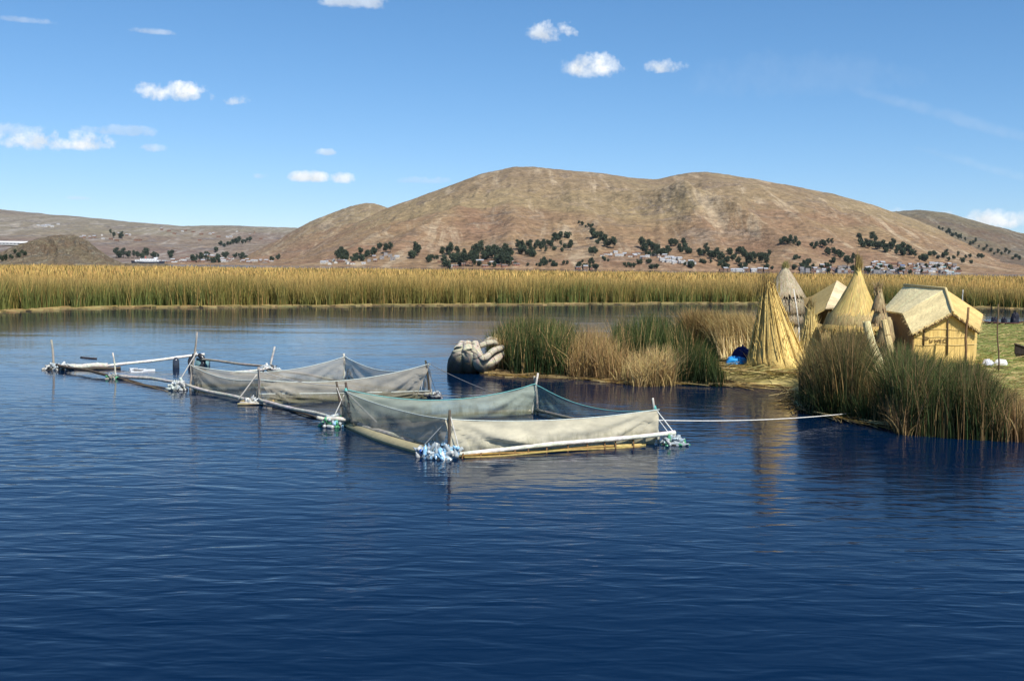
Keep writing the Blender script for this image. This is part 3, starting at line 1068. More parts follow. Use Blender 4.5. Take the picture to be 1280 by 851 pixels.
def island(name, label, outline, zt, colr, straws, colfn, taper=.5, seed=1):
    r = random.Random(seed)
    P = []
    for i in range(len(outline)):
        a, b = Vector(outline[i]), Vector(outline[(i + 1) % len(outline)])
        k = max(1, int((b - a).length / .5))
        for j in range(k):
            q = a.lerp(b, j / k)
            P.append(q + Vector((r.uniform(-.14, .14), r.uniform(-.14, .14))))
    cen = sum(P, Vector((0, 0))) / len(P)
    n = len(P)
    rings = []
    for (k, z) in ((1.0, -.3), (1.0, .06), (1 - .35 / 12, zt * .62), (1 - taper / 12, zt), (.6, zt + .06), (.25, zt + .1)):
        rings.append([(cen + (q - cen) * k).to_3d() + Vector((0, 0, z + r.uniform(-.03, .03) * (z > 0))) for q in P])
    vs = [v for rg in rings for v in rg] + [cen.to_3d() + Vector((0, 0, zt + .1))]
    fs = []
    for k in range(len(rings) - 1):
        for i in range(n):
            j = (i + 1) % n
            fs.append((k * n + i, k * n + j, (k + 1) * n + j, (k + 1) * n + i))
    L = (len(rings) - 1) * n
    for i in range(n):
        fs.append((L + i, L + (i + 1) % n, len(vs) - 1))
    M = Mat(name + '_surface')
    nz = M.noise(M.pos((.7, 2.6, 1)), 1, 5, .65, .6)
    n2 = M.noise(M.pos((4, 14, 4), (0, 0, .3)), 1, 4, .7)
    c = M.ramp(nz, [(.3, colfn[0]), (.5, colfn[1]), (.68, colfn[2])])
    c = M.mix(.8, c, M.ramp(n2, [(.3, .55), (.7, 1.2)]), 'MULTIPLY')
    M.link(c, M.p.inputs['Base Color'])
    M.p.inputs['Roughness'].default_value = .9
    M.bump(n2, .8, .05)
    b = MB()
    b.add(vs, fs, colr)
    o = b.build(name, M.m)
    tag(o, label, 'reed island', kind='structure')
    return P


PO = island('reed_island', 'floating platform of cut totora reeds carrying the huts', ISLAND, ZI, TAN, 0, ((.22, .21, .055), (.40, .33, .11), (.50, .40, .17)))


def litter(name, label, n, region, z, palette, L=(.3, .9), w=.02, rot=.6, jitter=.12):
    xs0, xs1, ys0, ys1 = region
    base = np.stack([rng.uniform(xs0, xs1, n), rng.uniform(ys0, ys1, n), z + rng.uniform(.0, jitter, n)], -1)
    ang = rng.normal(0, rot, n)
    d = np.stack([np.cos(ang), np.sin(ang), rng.normal(.02, .10, n)], -1) * rng.uniform(*L, n)[:, None]
    fa = rng.uniform(0, np.pi, n)
    sd = np.stack([-np.sin(ang) * np.cos(fa), np.cos(ang) * np.cos(fa), np.abs(np.sin(fa))], -1) * (w / 2)
    V = np.stack([base - sd, base + d - sd, base + d + sd, base + sd], 1).reshape(-1, 3)
    pc = np.array(palette)[rng.integers(0, len(palette), n)] * (1 + rng.uniform(-.25, .25, (n, 1)))
    o = link_mesh(name, np_mesh(name, V, np.arange(n * 4).reshape(n, 4), np.repeat(pc, 4, 0)), MAT_REED)
    return tag(o, label, 'straw litter', kind='stuff')


litter('straw_litter', 'loose cut straw strewn over the near corner of the island', 5000, (7.3, 12.5, 36.4, 43), ZI + .02, [PALE, GOLD, TAN, OLIVE, (.5, .45, .16)])
litter('straw_litter', 'greenish cut reeds laid flat beside the big hut', 26000, (16.5, 34, 36, 70), ZI + .05, [(.40, .36, .15), (.26, .30, .09), (.20, .26, .06), (.24, .30, .08), PALE, (.32, .33, .11)], (.25, .8), .022, .7, .12)
litter('straw_litter', 'cut reeds on the bare corner of the island behind the right hand reeds', 9000, (11, 26, 27.5, 37), ZI + .04, [(.40, .36, .15), (.26, .30, .09), (.24, .28, .08), PALE, TAN], (.2, .6), .018, .8, .10)
litter('straw_litter', 'loose straw between the huts', 5000, (10.5, 17, 40, 58), ZI + .05, [PALE, TAN, GOLD], (.3, 1.0), .03, .8, .14)


def shore_straw():
    # stalks trailing in the water along the island front
    b = MB()
    for i in range(420):
        k = random.random() * 9.0
        i0 = int(k)
        a, c = Vector(ISLAND[i0]), Vector(ISLAND[i0 + 1])
        p = a.lerp(c, k - i0) + Vector((random.uniform(-.35, .2), random.uniform(-.55, .2)))
        dr = (c - a).normalized()
        an = random.gauss(0, .35)
        d = Vector((dr.x * math.cos(an) - dr.y * math.sin(an), dr.x * math.sin(an) + dr.y * math.cos(an), 0))
        L = random.uniform(.4, 1.6)
        z = random.uniform(.01, .14)
        g = random.uniform(.6, 1.2)
        cc = random.choice([PALE, TAN, GOLD, BROWN])
        b.tube([(p.x, p.y, z), (p.x + d.x * L, p.y + d.y * L, z * random.uniform(.2, 1.4))], [.012, .008], tuple(x * g for x in cc), 4, cap=False)
    tag(b.build('floating_straw', MAT_STRAW), 'broken straw floating along the shore of the reed island', 'straw litter', kind='stuff')


shore_straw()

# --- the middle islet
ISLET = [pix(612, 465), pix(640, 470), pix(720, 472), pix(790, 479), pix(860, 479), pix(918, 481), pix(925, 462), pix(880, 448), pix(760, 443), pix(660, 443), pix(608, 452)]
island('reed_islet', 'low mat of dead reeds under the green islet', [(p.x, p.y) for p in ISLET], .12, TAN, 0, ((.09, .07, .03), (.2, .14, .06), (.36, .26, .11)), taper=.15, seed=4)
T_ISL = [(590, 440), (603, 428), (615, 410), (632, 400), (655, 394), (690, 398), (720, 402), (760, 399), (790, 396), (815, 388), (840, 396), (862, 402), (880, 420), (905, 445), (930, 462)]
T_TAN = [(700, 428), (715, 412), (740, 403), (765, 412), (780, 424), (800, 436)]
T_PALE = [(765, 446), (785, 440), (815, 428), (838, 424), (850, 440)]
stand('reed_clump', 'dark green reed clump at the left end of the islet beside the reed boat', [(622, 464), (645, 471), (712, 473), (716, 447), (660, 444), (606, 450)], 6500, 1.85, .28, .026, (.028, .05, .014), (.085, .115, .03), .5, .20, .2, top=T_ISL)
stand('reed_clump', 'bushy tan dry reed clump in the middle of the islet', [(704, 473), (752, 477), (790, 478), (786, 452), (714, 450)], 4200, 1.55, .3, .024, BROWN, (.42, .28, .11), .45, .36, .6, .25, TAN, top=T_TAN)
stand('reed_clump', 'tall dark green clump right behind the tan ones on the islet', [(770, 470), (880, 474), (890, 456), (870, 446), (765, 446)], 5600, 1.95, .3, .026, (.026, .048, .014), (.075, .105, .028), .5, .22, .14, top=T_ISL)
stand('reed_clump', 'pale straw coloured clump at the water edge of the islet', [(770, 478), (800, 484), (842, 483), (850, 466), (785, 466)], 2600, 1.25, .35, .024, BROWN, (.52, .38, .17), .4, .40, .7, .3, (.50, .36, .15), top=T_PALE)
stand('reed_clump', 'low dark green clump at the right end of the islet by the blue tarp', [(845, 481), (905, 484), (908, 470), (890, 458), (850, 464)], 4600, 1.1, .4, .022, DGREEN, GREEN, .6, .22, .12, top=[(840, 430), (870, 425), (895, 440), (902, 455), (915, 468)])
stand('reed_clump', 'tall narrow dark green tuft in front of the dry sheaf', [(882, 468), (900, 468), (900, 458), (884, 458)], 1200, 1.75, .25, .022, DGREEN, DGREEN, .6, .12, .03, top=[(880, 425), (891, 408), (902, 430)])
# fallen stalks at the islet's foot
def edge_litter(name, label, line, n):
    k = rng.random(n) * (len(line) - 1)
    i = k.astype(int)
    f = k - i
    L = np.array([(p.x, p.y) for p in line])
    q = L[i] * (1 - f)[:, None] + L[i + 1] * f[:, None]
    base = np.column_stack([q[:, 0] - .4, q[:, 1] + rng.normal(0.12, .16, n), rng.uniform(.01, .10, n)])
    ang = rng.normal(-.08, .3, n)
    d = np.stack([np.cos(ang), np.sin(ang), rng.normal(0, .05, n)], -1) * rng.uniform(.25, 1.0, n)[:, None]
    sd = np.array([0, 0, 1.0])[None] * rng.uniform(.008, .015, n)[:, None]
    V = np.stack([base - sd, base + d - sd, base + d + sd, base + sd], 1).reshape(-1, 3)
    pc = np.array([PALE, TAN, GOLD, BROWN, BROWN])[rng.integers(0, 5, n)]
    tag(link_mesh(name, np_mesh(name, V, np.arange(n * 4).reshape(n, 4), np.repeat(pc, 4, 0)), MAT_REED), label, 'straw litter', kind='stuff')


edge_litter('floating_straw', 'dead stalks floating along the front of the islet', [pix(612, 467), pix(640, 471), pix(720, 473.5), pix(790, 480.5), pix(860, 480.5), pix(918, 482.5)], 500)

# --- the big clumps in front of the huts
T_BIG = [(985, 490), (996, 462), (1006, 440), (1020, 428), (1040, 417), (1058, 404), (1070, 404), (1077, 424), (1081, 455), (1092, 466), (1106, 466), (1113, 440), (1122, 420), (1134, 424), (1150, 436),
         (1170, 442), (1192, 448), (1215, 442), (1228, 454), (1245, 470), (1262, 488), (1290, 490), (1400, 495)]
stand('reed_clump', 'big olive brown reed clump right of the straw cone', [(1000, 506), (1022, 520), (1108, 531), (1112, 492), (1010, 480)], 11000, 1.95, .3, .020, (.04, .055, .018), (.15, .13, .045), .6, .24, .34, .12, (.26, .17, .07), top=T_BIG)
stand('reed_clump', 'dark green reed clump in front of the big yellow hut', [(1104, 532), (1130, 544), (1256, 553), (1262, 512), (1110, 498)], 12500, 1.62, .3, .020, (.03, .052, .016), (.095, .12, .034), .62, .28, .28, .1, (.24, .16, .07), top=T_BIG)
stand('reed_clump', 'tan dry reed clump at the right edge of the picture', [(1232, 549), (1300, 556), (1400, 562), (1400, 520), (1250, 514)], 6000, 1.35, .3, .020, BROWN, TAN, .5, .26, .45, .25, (.30, .20, .09), top=[(1225, 510), (1245, 492), (1262, 480), (1280, 488), (1400, 495)])
stand('reed_clump', 'short pale dead tuft between the two big clumps', [(1098, 532), (1128, 545), (1150, 545), (1140, 525), (1105, 518)], 1500, .95, .35, .020, BROWN, TAN, .4, .40, .5, .3, (.32, .22, .10), top=[(1095, 495), (1120, 488), (1150, 505)])
stand('reed_clump', 'low green fringe at the foot of the olive clump', [(996, 500), (1010, 518), (1100, 534), (1100, 520), (1020, 506)], 3000, .75, .4, .020, DGREEN, GREEN, .6, .3, .22, top=[(990, 485), (1020, 478), (1060, 485), (1100, 490)])


# ------------------------------------------------------------------ straw things on the island
def straw_col(f, k=1.0):
    return tuple(x * k for x in f)


def cone_of_bundles(name, label, base, apex, R, nb, rb, c_lo, c_hi, seed=1, tips=120, flat=1.0, cat='straw stook'):
    r = random.Random(seed)
    root = empty(name, base)
    ap = Vector(apex) - Vector(base)
    for i in range(nb):
        a = 2 * math.pi * i / nb + r.uniform(-.08, .08)
        foot = Vector((math.cos(a) * R, math.sin(a) * R * flat, -.02))
        head = ap + Vector((math.cos(a) * rb * .26, math.sin(a) * rb * .26, -r.uniform(.0, .35)))
        pts, rad = [], []
        for k in range(8):
            t = k / 7
            p = foot.lerp(head, t)
            bow = math.sin(math.pi * t) * -.10 * R
            pts.append(p + Vector((math.cos(a), math.sin(a), 0)) * bow)
            rad.append(rb * (1 - .84 * t ** .85) * (1.12 if k == 0 else 1))
        g = r.uniform(.75, 1.15)
        b = MB()
        b.tube(pts, rad, lambda t, k: [(x * (1 - t) + y * t) * g for x, y in zip(c_lo, c_hi)], 20, flute=.05, streak=.22)
        # loose stalks over the bundle
        for s in range(16):
            aa = r.uniform(0, 6.28)
            t0 = r.uniform(0, .25)
            q = []
            for k in range(4):
                t = t0 + (1 - t0) * k / 3
                p = foot.lerp(head, t)
                rr = rb * (1 - .74 * t) * 1.06
                q.append(p + Vector((math.cos(aa) * rr, math.sin(aa) * rr, 0)))
            gg = r.uniform(.6, 1.3)
            b.tube(q, [.018, .016, .014, .01], [x * gg for x in c_lo], 4, cap=False)
        b.build('bundle', MAT_STRAW, root)
    n = tips
    bb = np.tile(np.array(ap) - np.array([0, 0, .55]), (n, 1)) + rng.normal(0, rb * .45, (n, 3)) * np.array([1, 1, .6])
    o = blades('tip', bb, rng.uniform(.4, .85, n), np.full(n, .03), rng.uniform(0, 6.28, n), rng.uniform(.05, .3, n), pal(c_hi, n, .3), pal((.26, .18, .07), n, .3), 3, parent=root)
    n = int(tips * 2.6)
    th = rng.uniform(0, 2 * np.pi, n)
    hh = rng.random(n) ** 1.6 * ap.z * .75
    rr = (R + rb * .9) * (1 - hh / ap.z * .93)
    bb = np.stack([rr * np.cos(th) + ap.x * hh / ap.z, rr * np.sin(th) + ap.y * hh / ap.z, hh], -1)
    blades('loose_straw', bb, rng.uniform(.2, .55, n), np.full(n, .022), th + rng.normal(0, .8, n), rng.uniform(.05, .8, n), pal(c_lo, n, .35), pal(c_hi, n, .4), 3, parent=root)
    tag(root, label, cat)
    return root


p = pix(973, 462, ZI)
cone_of_bundles('straw_stook', 'tallest straw stook of thick bundles standing at the island edge', p, at(960, 350, p.y + .1), .80, 10, .35, (.78, .57, .20), (.46, .32, .10), 5, 160)
p = at(1014, 428, 45)
p.z = ZI + .05
cone_of_bundles('straw_stook', 'small pale straw stook between the tower and the pointed roof', p, at(1014, 378, 45), .42, 8, .15, (.78, .60, .24), (.6, .46, .18), 8, 60)


def sheaf():
    n = 5200
    t = rng.random(n)
    x = 7.9 + 1.75 * t + rng.normal(0, .1, n)
    y = 42.0 + rng.normal(0, .35, n) - .5 * t
    base = np.stack([x, y, np.full(n, ZI)], -1)
    h = rng.uniform(1.3, 2.05, n)
    cb = pal((.76, .61, .32), n, .25)
    ct = pal((.44, .32, .13), n, .35)
    root = empty('dry_sheaf', (8.4, 42, ZI))
    o = blades('stalks', base - np.array([8.4, 42, ZI]), h, np.full(n, .032), math.pi + rng.normal(0, .5, n), np.clip(rng.normal(.36, .18, n), .02, .85), cb, ct, 4, .62, .25, .06 * rng.random(n), parent=root)
    n = 2600
    x = 7.9 + 1.9 * rng.random(n)
    base = np.stack([x - 8.4, -1.1 + rng.normal(0, .15, n), np.zeros(n)], -1)
    blades('pale_butts', base, rng.uniform(.8, 1.75, n), np.full(n, .034), rng.normal(1.9, .35, n), np.clip(rng.normal(.40, .12, n), .05, .8), pal((.86, .72, .40), n, .18), pal((.72, .56, .26), n, .25), 3, .6, .3, parent=root, pw=1.1)
    n = 1600
    x = 6.9 + .7 * rng.random(n)
    base = np.stack([x - 8.4, rng.normal(.3, .25, n), np.full(n, 0.0)], -1)
    blades('seed_heads', base, rng.uniform(1.5, 2.15, n), np.full(n, .034), rng.uniform(0, 6.28, n), np.clip(rng.normal(.25, .15, n), .02, .7), pal((.28, .19, .08), n, .3), pal((.33, .22, .085), n, .35), 4, .5, .3, .1 * rng.random(n), parent=root)
    tag(root, 'big leaning sheaf of dry reeds with pale stalks and rusty tops', 'reed sheaf')


sheaf()


def lathe(b, prof, color, sides=28, cen=(0, 0, 0), wob=.04, seed=0, lean=(0, 0), streak=.2):
    r = random.Random(seed)
    ang = [1 + wob * r.uniform(-1, 1) for _ in range(sides)]
    st = [1 + streak * r.uniform(-1, 1) for _ in range(sides)]
    vs, cs, fs = [], [], []
    for (rad, z) in prof:
        for k in range(sides):
            t = 2 * math.pi * k / sides
            vs.append((cen[0] + lean[0] * z + rad * ang[k] * math.cos(t), cen[1] + lean[1] * z + rad * ang[k] * math.sin(t), cen[2] + z))
            cs.append([x * st[k] for x in color])
    for i in range(len(prof) - 1):
        for k in range(sides):
            k2 = (k + 1) % sides
            fs.append((i * sides + k, i * sides + k2, (i + 1) * sides + k2, (i + 1) * sides + k))
    b.add(vs, fs, lambda i: cs[i], 0, False)


def thatch(name, parent, prof_fn, n, L, w, cb, ct, cen=(0, 0, 0), lift=.02, drop=.0, seg=2):
    """stalks lying down a surface of revolution: prof_fn(s) -> (radius, z), s from 0 at the top to 1 at the eave"""
    s0 = rng.random(n) ** .7 * .9
    th = rng.uniform(0, 2 * np.pi, n) 
    V = np.zeros((n, seg + 1, 2, 3))
    C = np.zeros((n, seg + 1, 2, 3))
    dl = L * rng.uniform(.6, 1.2, n)
    for k in range(seg + 1):
        s = s0 + dl * k / seg
        R, Z = prof_fn(s)
        R = R + lift * (1 + rng.random(n) * .3)
        tt = th + rng.normal(0, .015, n)
        p = np.stack([cen[0] + R * np.cos(tt), cen[1] + R * np.sin(tt), cen[2] + Z], -1)
        sd = np.stack([-np.sin(tt), np.cos(tt), np.zeros(n)], -1) * (w / 2)
        V[:, k, 0], V[:, k, 1] = p - sd, p + sd
        C[:, k, 0] = cb + (ct - cb) * (k / seg)
        C[:, k, 1] = C[:, k, 0]
    idx = np.arange(n * (seg + 1) * 2).reshape(n, seg + 1, 2)
    Q = np.stack([idx[:, :-1, 0], idx[:, :-1, 1], idx[:, 1:, 1], idx[:, 1:, 0]], -1).reshape(-1, 4)
    return link_mesh(name, np_mesh(name, V.reshape(-1, 3), Q, C.reshape(-1, 3)), MAT_REED, parent)


def ring_fn(r0, z0, r1, z1, pw=1.0):
    return lambda s: (r0 + (r1 - r0) * s ** pw, z0 + (z1 - z0) * s)


def thatched_tower():
    Y = 50.0
    root = empty('thatched_tower', (at(980, 400, Y).x, Y, ZI))
    S = Y / F
    zt = lambda y: at(988, y, Y).z - ZI
    GREY, DK = (.50, .43, .30), (.20, .14, .08)
    # roof
    b = MB()
    a_, e_ = zt(334), zt(367)
    lathe(b, [(.05, a_), (.22, a_ - .22), (.52, a_ - .68), (.80, e_), (.70, e_ - .08)], GREY, 30, seed=3)
    b.build('roof_core', MAT_STRAW, root)
    n = 2600
    thatch('roof', root, lambda s: (.04 + .80 * s ** .9, a_ + .02 + (e_ - a_) * s), n, .3, .03, pal((.58, .50, .35), n, .25), pal((.42, .33, .2), n, .35))
    n = 260
    bb = np.zeros((n, 3)) + np.array([0, 0, a_ - .1]) + rng.normal(0, .06, (n, 3))
    blades('finial', bb, rng.uniform(.15, .4, n), np.full(n, .03), rng.uniform(0, 6.28, n), rng.uniform(.1, .5, n), pal((.5, .42, .2), n), pal((.4, .34, .12), n), 2, parent=root)
    b = MB()
    lathe(b, [(.60, zt(364)), (.60, zt(402))], (.10, .07, .045), 24, seed=2)
    b.build('dark_core', MAT_STRAW, root)
    for (y0, y1, rad) in ((373, 384.5, .84), (389.5, 397.5, .80)):
        z0, z1 = zt(y0), zt(y1)
        b = MB()
        lathe(b, [(.1, z0), (rad * .9, z0), (rad, z0 - .06), (rad * .98, z1), (.1, z1 - .02)], (.56, .48, .32), 30, seed=int(y0))
        b.build('straw_ring', MAT_STRAW, root)
        n = 1300
        thatch('fringe', root, ring_fn(rad - .01, z0 + .02, rad + .05, z1 - .06), n, .55, .035, pal((.58, .50, .34), n, .25), pal(DK, n, .4))
    b = MB()
    lathe(b, [(.68, zt(397)), (.70, 1.0), (.72, 0)], (.42, .33, .18), 26, seed=9)
    b.build('wall', MAT_STRAW, root)
    b = MB()
    b.box((-.05, -.74, zt(406)), (.55, .12, .1), (.09, .07, .05))
    b.build('sill', MAT_WOOD, root)
    tag(root, 'round straw tower with grey thatched cone roof and two shaggy rings', 'tower')


thatched_tower()


def lean_pole():
    b = MB()
    a, c = at(998.5, 409, 48.6), at(992, 361, 48.9)
    b.tube([a, a.lerp(c, .5) + Vector((.02, 0, 0)), c], [.035, .03, .025], (.72, .68, .58), 7)
    a2 = Vector((a.x + .05, a.y - .05, ZI))
    b.tube([a2, a], [.036, .035], (.72, .68, .58), 7)
    tag(b.build('leaning_pole', MAT_WOOD), 'thin pale pole leaning against the thatched tower', 'pole')


lean_pole()


def mat_col(c, v=.12):
    g = 1 + random.uniform(-v, v)
    return [x * g for x in c]


def reed_sheet(b, corners, c, nu=26, nv=10, th=.05, wob=.015, streak=.13):
    """a sewn reed mat: stalks run along u; corners a(0,0) b(1,0) c(1,1) d(0,1)"""
    A, B, C_, D = [Vector(p) for p in corners]
    nrm = (B - A).cross(D - A).normalized()
    vs, cs, fs = [], [], []
    rows = [1 + random.uniform(-streak, streak) for _ in range(nv + 1)]
    for side in (0, 1):
        for j in range(nv + 1):
            for i in range(nu + 1):
                u, v = i / nu, j / nv
                p = A.lerp(B, u).lerp(D.lerp(C_, u), v)
                w = wob * (math.sin(v * 9 + u * 2) * .5 + random.uniform(-.5, .5) * .4)
                vs.append(p + nrm * (w - side * th))
                k = rows[j] * random.uniform(.94, 1.06)
                cs.append([x * k for x in c])
    m = (nu + 1) * (nv + 1)
    for j in range(nv):
        for i in range(nu):
            q = j * (nu + 1) + i
            fs.append((q, q + 1, q + nu + 2, q + nu + 1))
            fs.append((m + q + nu + 1, m + q + nu + 2, m + q + 1, m + q))
    for i in range(nu):
        fs.append((i + 1, i, m + i, m + i + 1))
        q = nv * (nu + 1) + i
        fs.append((q, q + 1, m + q + 1, m + q))
    for j in range(nv):
        q = j * (nu + 1)
        fs.append((q, q + nu + 1, m + q + nu + 1, m + q))
        q = q + nu
        fs.append((q + nu + 1, q, m + q, m + q + nu + 1))
    b.add(vs, fs, lambda i: cs[i], 0, False)


def m_mat(name, along):
    """reed matting: fine stalk lines across the 'along' axis, cross stitching"""
    M = Mat(name)
    a = M.n.new('ShaderNodeAttribute')
    a.attribute_name = 'Col'
    st = M.noise(M.pos(along), 1, 3, .6)
    bl = M.noise(M.pos((1.2, 1.2, 1.2)), 1, 4, .6)
    c = M.mix(1.0, a.outputs['Color'], M.ramp(st, [(.3, .70), (.7, 1.12)]), 'MULTIPLY')
    c = M.mix(1.0, c, M.ramp(bl, [(.3, .80), (.7, 1.08)]), 'MULTIPLY')
    M.link(c, M.p.inputs['Base Color'])
    M.p.inputs['Roughness'].default_value = .7
    M.p.inputs['Specular IOR Level'].default_value = .25
    M.bump(st, .7, .015)
    return M.m


MAT_WALLMAT = m_mat('upright_reed_matting', (24, 24, 1.0))
MAT_ROOFMAT = m_mat('roof_reed_matting', (2, 26, 26))


def big_hut():
    g = lambda px, py, Y: at(px, py, Y)
    RB, RM_, AP = g(1130, 357, 45.2), g(1182, 361.5, 41.6), g(1190.5, 390, 39.3)
    EB, EM, EF = g(1103, 387.5, 45.0), g(1128, 391.5, 41.6), g(1140, 417, 39.3)
    RR, RMR, RF = g(1206, 384, 45.0), g(1229, 393, 41.6), g(1224.5, 414, 39.3)
    root = empty('reed_hut', (16.2, 42, ZI))
    L = lambda p: Vector(p) - Vector((16.2, 42, ZI))
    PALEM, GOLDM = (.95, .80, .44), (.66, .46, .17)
    b = MB()
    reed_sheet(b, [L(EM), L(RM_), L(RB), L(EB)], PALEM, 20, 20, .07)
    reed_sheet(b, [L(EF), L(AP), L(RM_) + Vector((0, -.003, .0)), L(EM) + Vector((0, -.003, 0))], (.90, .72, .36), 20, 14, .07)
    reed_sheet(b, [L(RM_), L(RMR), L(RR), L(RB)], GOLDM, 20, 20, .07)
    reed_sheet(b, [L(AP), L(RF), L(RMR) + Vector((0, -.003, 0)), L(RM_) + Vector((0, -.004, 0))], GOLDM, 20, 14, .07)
    b.build('roof', MAT_ROOFMAT, root)
    # loose stalk ends along the roof edges
    for (p, q, n, out) in ((EF, AP, 110, (0, -.5, -.8)), (AP, RF, 100, (0, -.5, -.8)), (EM, EF, 90, (-.7, -.2, -.7)), (EB, EM, 100, (-.7, 0, -.8)), (RMR, RF, 90, (.7, -.2, -.7))):
        t = rng.random(n)[:, None]
        base = np.array(L(p))[None] * (1 - t) + np.array(L(q))[None] * t + rng.normal(0, .02, (n, 3))
        d = (np.array(out)[None] + rng.normal(0, .35, (n, 3))) * rng.uniform(.03, .11, (n, 1))
        al = np.array((L(q) - L(p)).normalized())[None] * .012
        V = np.stack([base - al, base + al, base + d + al * .4, base + d - al * .4], 1).reshape(-1, 3)
        link_mesh('straw_edge', np_mesh('straw_edge', V, np.arange(n * 4).reshape(n, 4), np.repeat(pal((.74, .57, .26), n, .35), 4, 0)), MAT_REED, root)
    # ridge roll
    b = MB()
    b.tube([L(AP) + Vector((0, -.05, .02)), L(RM_) + Vector((0, 0, .02)), L(RB) + Vector((0, 0, .02))], [.05, .06, .06], (.62, .48, .22), 8, streak=.2)
    b.build('ridge_roll', MAT_STRAW, root)
    # walls
    ins = Vector((0, .15, 0))
    lf, rf = L(EF) + Vector((.10, .18, -.03)), L(RF) + Vector((-.10, .18, -.03))
    ap = L(AP) + Vector((0, .18, -.10))
    l0, r0 = Vector((lf.x, lf.y, -.05)), Vector((rf.x, rf.y, -.05))
    b = MB()
    wc = (.78, .54, .18)
    nu = 40
    vs, cs, fs = [], [], []
    for i in range(nu + 1):
        u = i / nu
        bot = l0.lerp(r0, u)
        ua = (ap.x - lf.x) / (rf.x - lf.x)
        zt = lf.z + (ap.z - lf.z) * (u / ua) if u < ua else ap.z + (rf.z - ap.z) * ((u - ua) / (1 - ua))
        top = Vector((bot.x, bot.y, zt))
        for k in range(9):
            q = bot.lerp(top, k / 8)
            vs.append(q + Vector((0, random.uniform(-.008, .008), 0)))
            kk = random.uniform(.88, 1.1)
            cs.append([x * kk for x in wc])
    for i in range(nu):
        for k in range(8):
            fs.append((i * 9 + k, (i + 1) * 9 + k, (i + 1) * 9 + k + 1, i * 9 + k + 1))
    b.add(vs, fs, lambda i: cs[i])
    b.build('front_wall', MAT_WALLMAT, root)
    lb, rb = L(EB) + Vector((.2, -.1, -.03)), L(RR) + Vector((-.15, -.1, -.03))
    lm, rm = L(EM) + Vector((.22, 0, -.03)), L(RMR) + Vector((-.2, 0, -.03))
    b = MB()
    SHADEW = (.26, .16, .07)  # left walls only: their shade is put into this darker straw colour
    for (p, q, c) in ((lf, lm, SHADEW), (lm, lb, SHADEW), (rb, rm, wc), (rm, rf, wc)):
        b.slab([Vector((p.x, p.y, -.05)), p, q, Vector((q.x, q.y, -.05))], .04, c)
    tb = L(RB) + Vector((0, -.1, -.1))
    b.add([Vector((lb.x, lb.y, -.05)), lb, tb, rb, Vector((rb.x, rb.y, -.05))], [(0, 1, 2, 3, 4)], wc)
    b.build('side_wall', MAT_WALLMAT, root)
    # door frame sticks and lashings on the front wall
    b = MB()
    def on(px, py, off=-.04):
        q = L(g(px, py, 39.3 + .18))
        return Vector((q.x, lf.y + off, q.z))
    for px, y0, y1 in ((1184, 400, 444), (1154.5, 409, 432)):
        b = MB()
        b.tube([on(px - .6, y1), on(px, (y0 + y1) / 2), on(px + .3, y0)], [.03, .027, .022], (.10, .065, .035), 6)
        b.build('door_post', MAT_WOOD, root)
    b = MB()
    for yy in (411.5, 421.5, 431):
        pts = [on(1144 + 78 * k / 12, yy + .6 * math.sin(k) - k * .02, -.025) for k in range(13)]
        b.tube(pts, [.010] * 13, (.66, .52, .24), 4)
    b.build('stitched_cord', MAT_ROPE, root)
    # dark hand-made marks beside the door
    b = MB()
    r = random.Random(2)
    strokes = [((1155, 421), (1155, 428)), ((1155, 421), (1160, 421.5)), ((1155, 424.5), (1160, 424)), ((1160, 421.5), (1160.3, 424)), ((1162, 424), (1162.3, 427.5)), ((1162.3, 427.6), (1165, 427.6)), ((1165, 427.6), (1165, 424)),
               ((1168, 424), (1169, 427.5)), ((1169, 427.5), (1170.5, 425)), ((1170.5, 425), (1172, 427.6)), ((1172, 427.6), (1173, 424)), ((1174.5, 426), (1177, 426)), ((1174.5, 424), (1174.5, 428)), ((1174.5, 424), (1177, 424.2)),
               ((1174.5, 428), (1177.3, 428)), ((1179, 424), (1182.5, 423.6)), ((1179, 424), (1179, 428)), ((1179, 428), (1183, 427.6))]
    for (p0, p1) in strokes:
        b.tube([on(*p0, -.03), on(*p1, -.03)], [.014, .011], (.15, .095, .05), 5)
    b.build('wall_marks', MAT_WOOD, root)
    b = MB()
    for (p, q) in ((EF, AP), (AP, RF)):
        b.tube([L(p) + Vector((0, .02, -.09)), L(q) + Vector((0, .02, -.09))], [.035, .035], (.15, .09, .04), 6)
    b.tube([L(EM) + Vector((.03, 0, -.08)), L(EF) + Vector((.02, 0, -.08))], [.04, .04], (.12, .075, .04), 6)
    b.build('rafter', MAT_WOOD, root)
    tag(root, 'large yellow reed hut with pale gabled mat roof', 'hut')


big_hut()


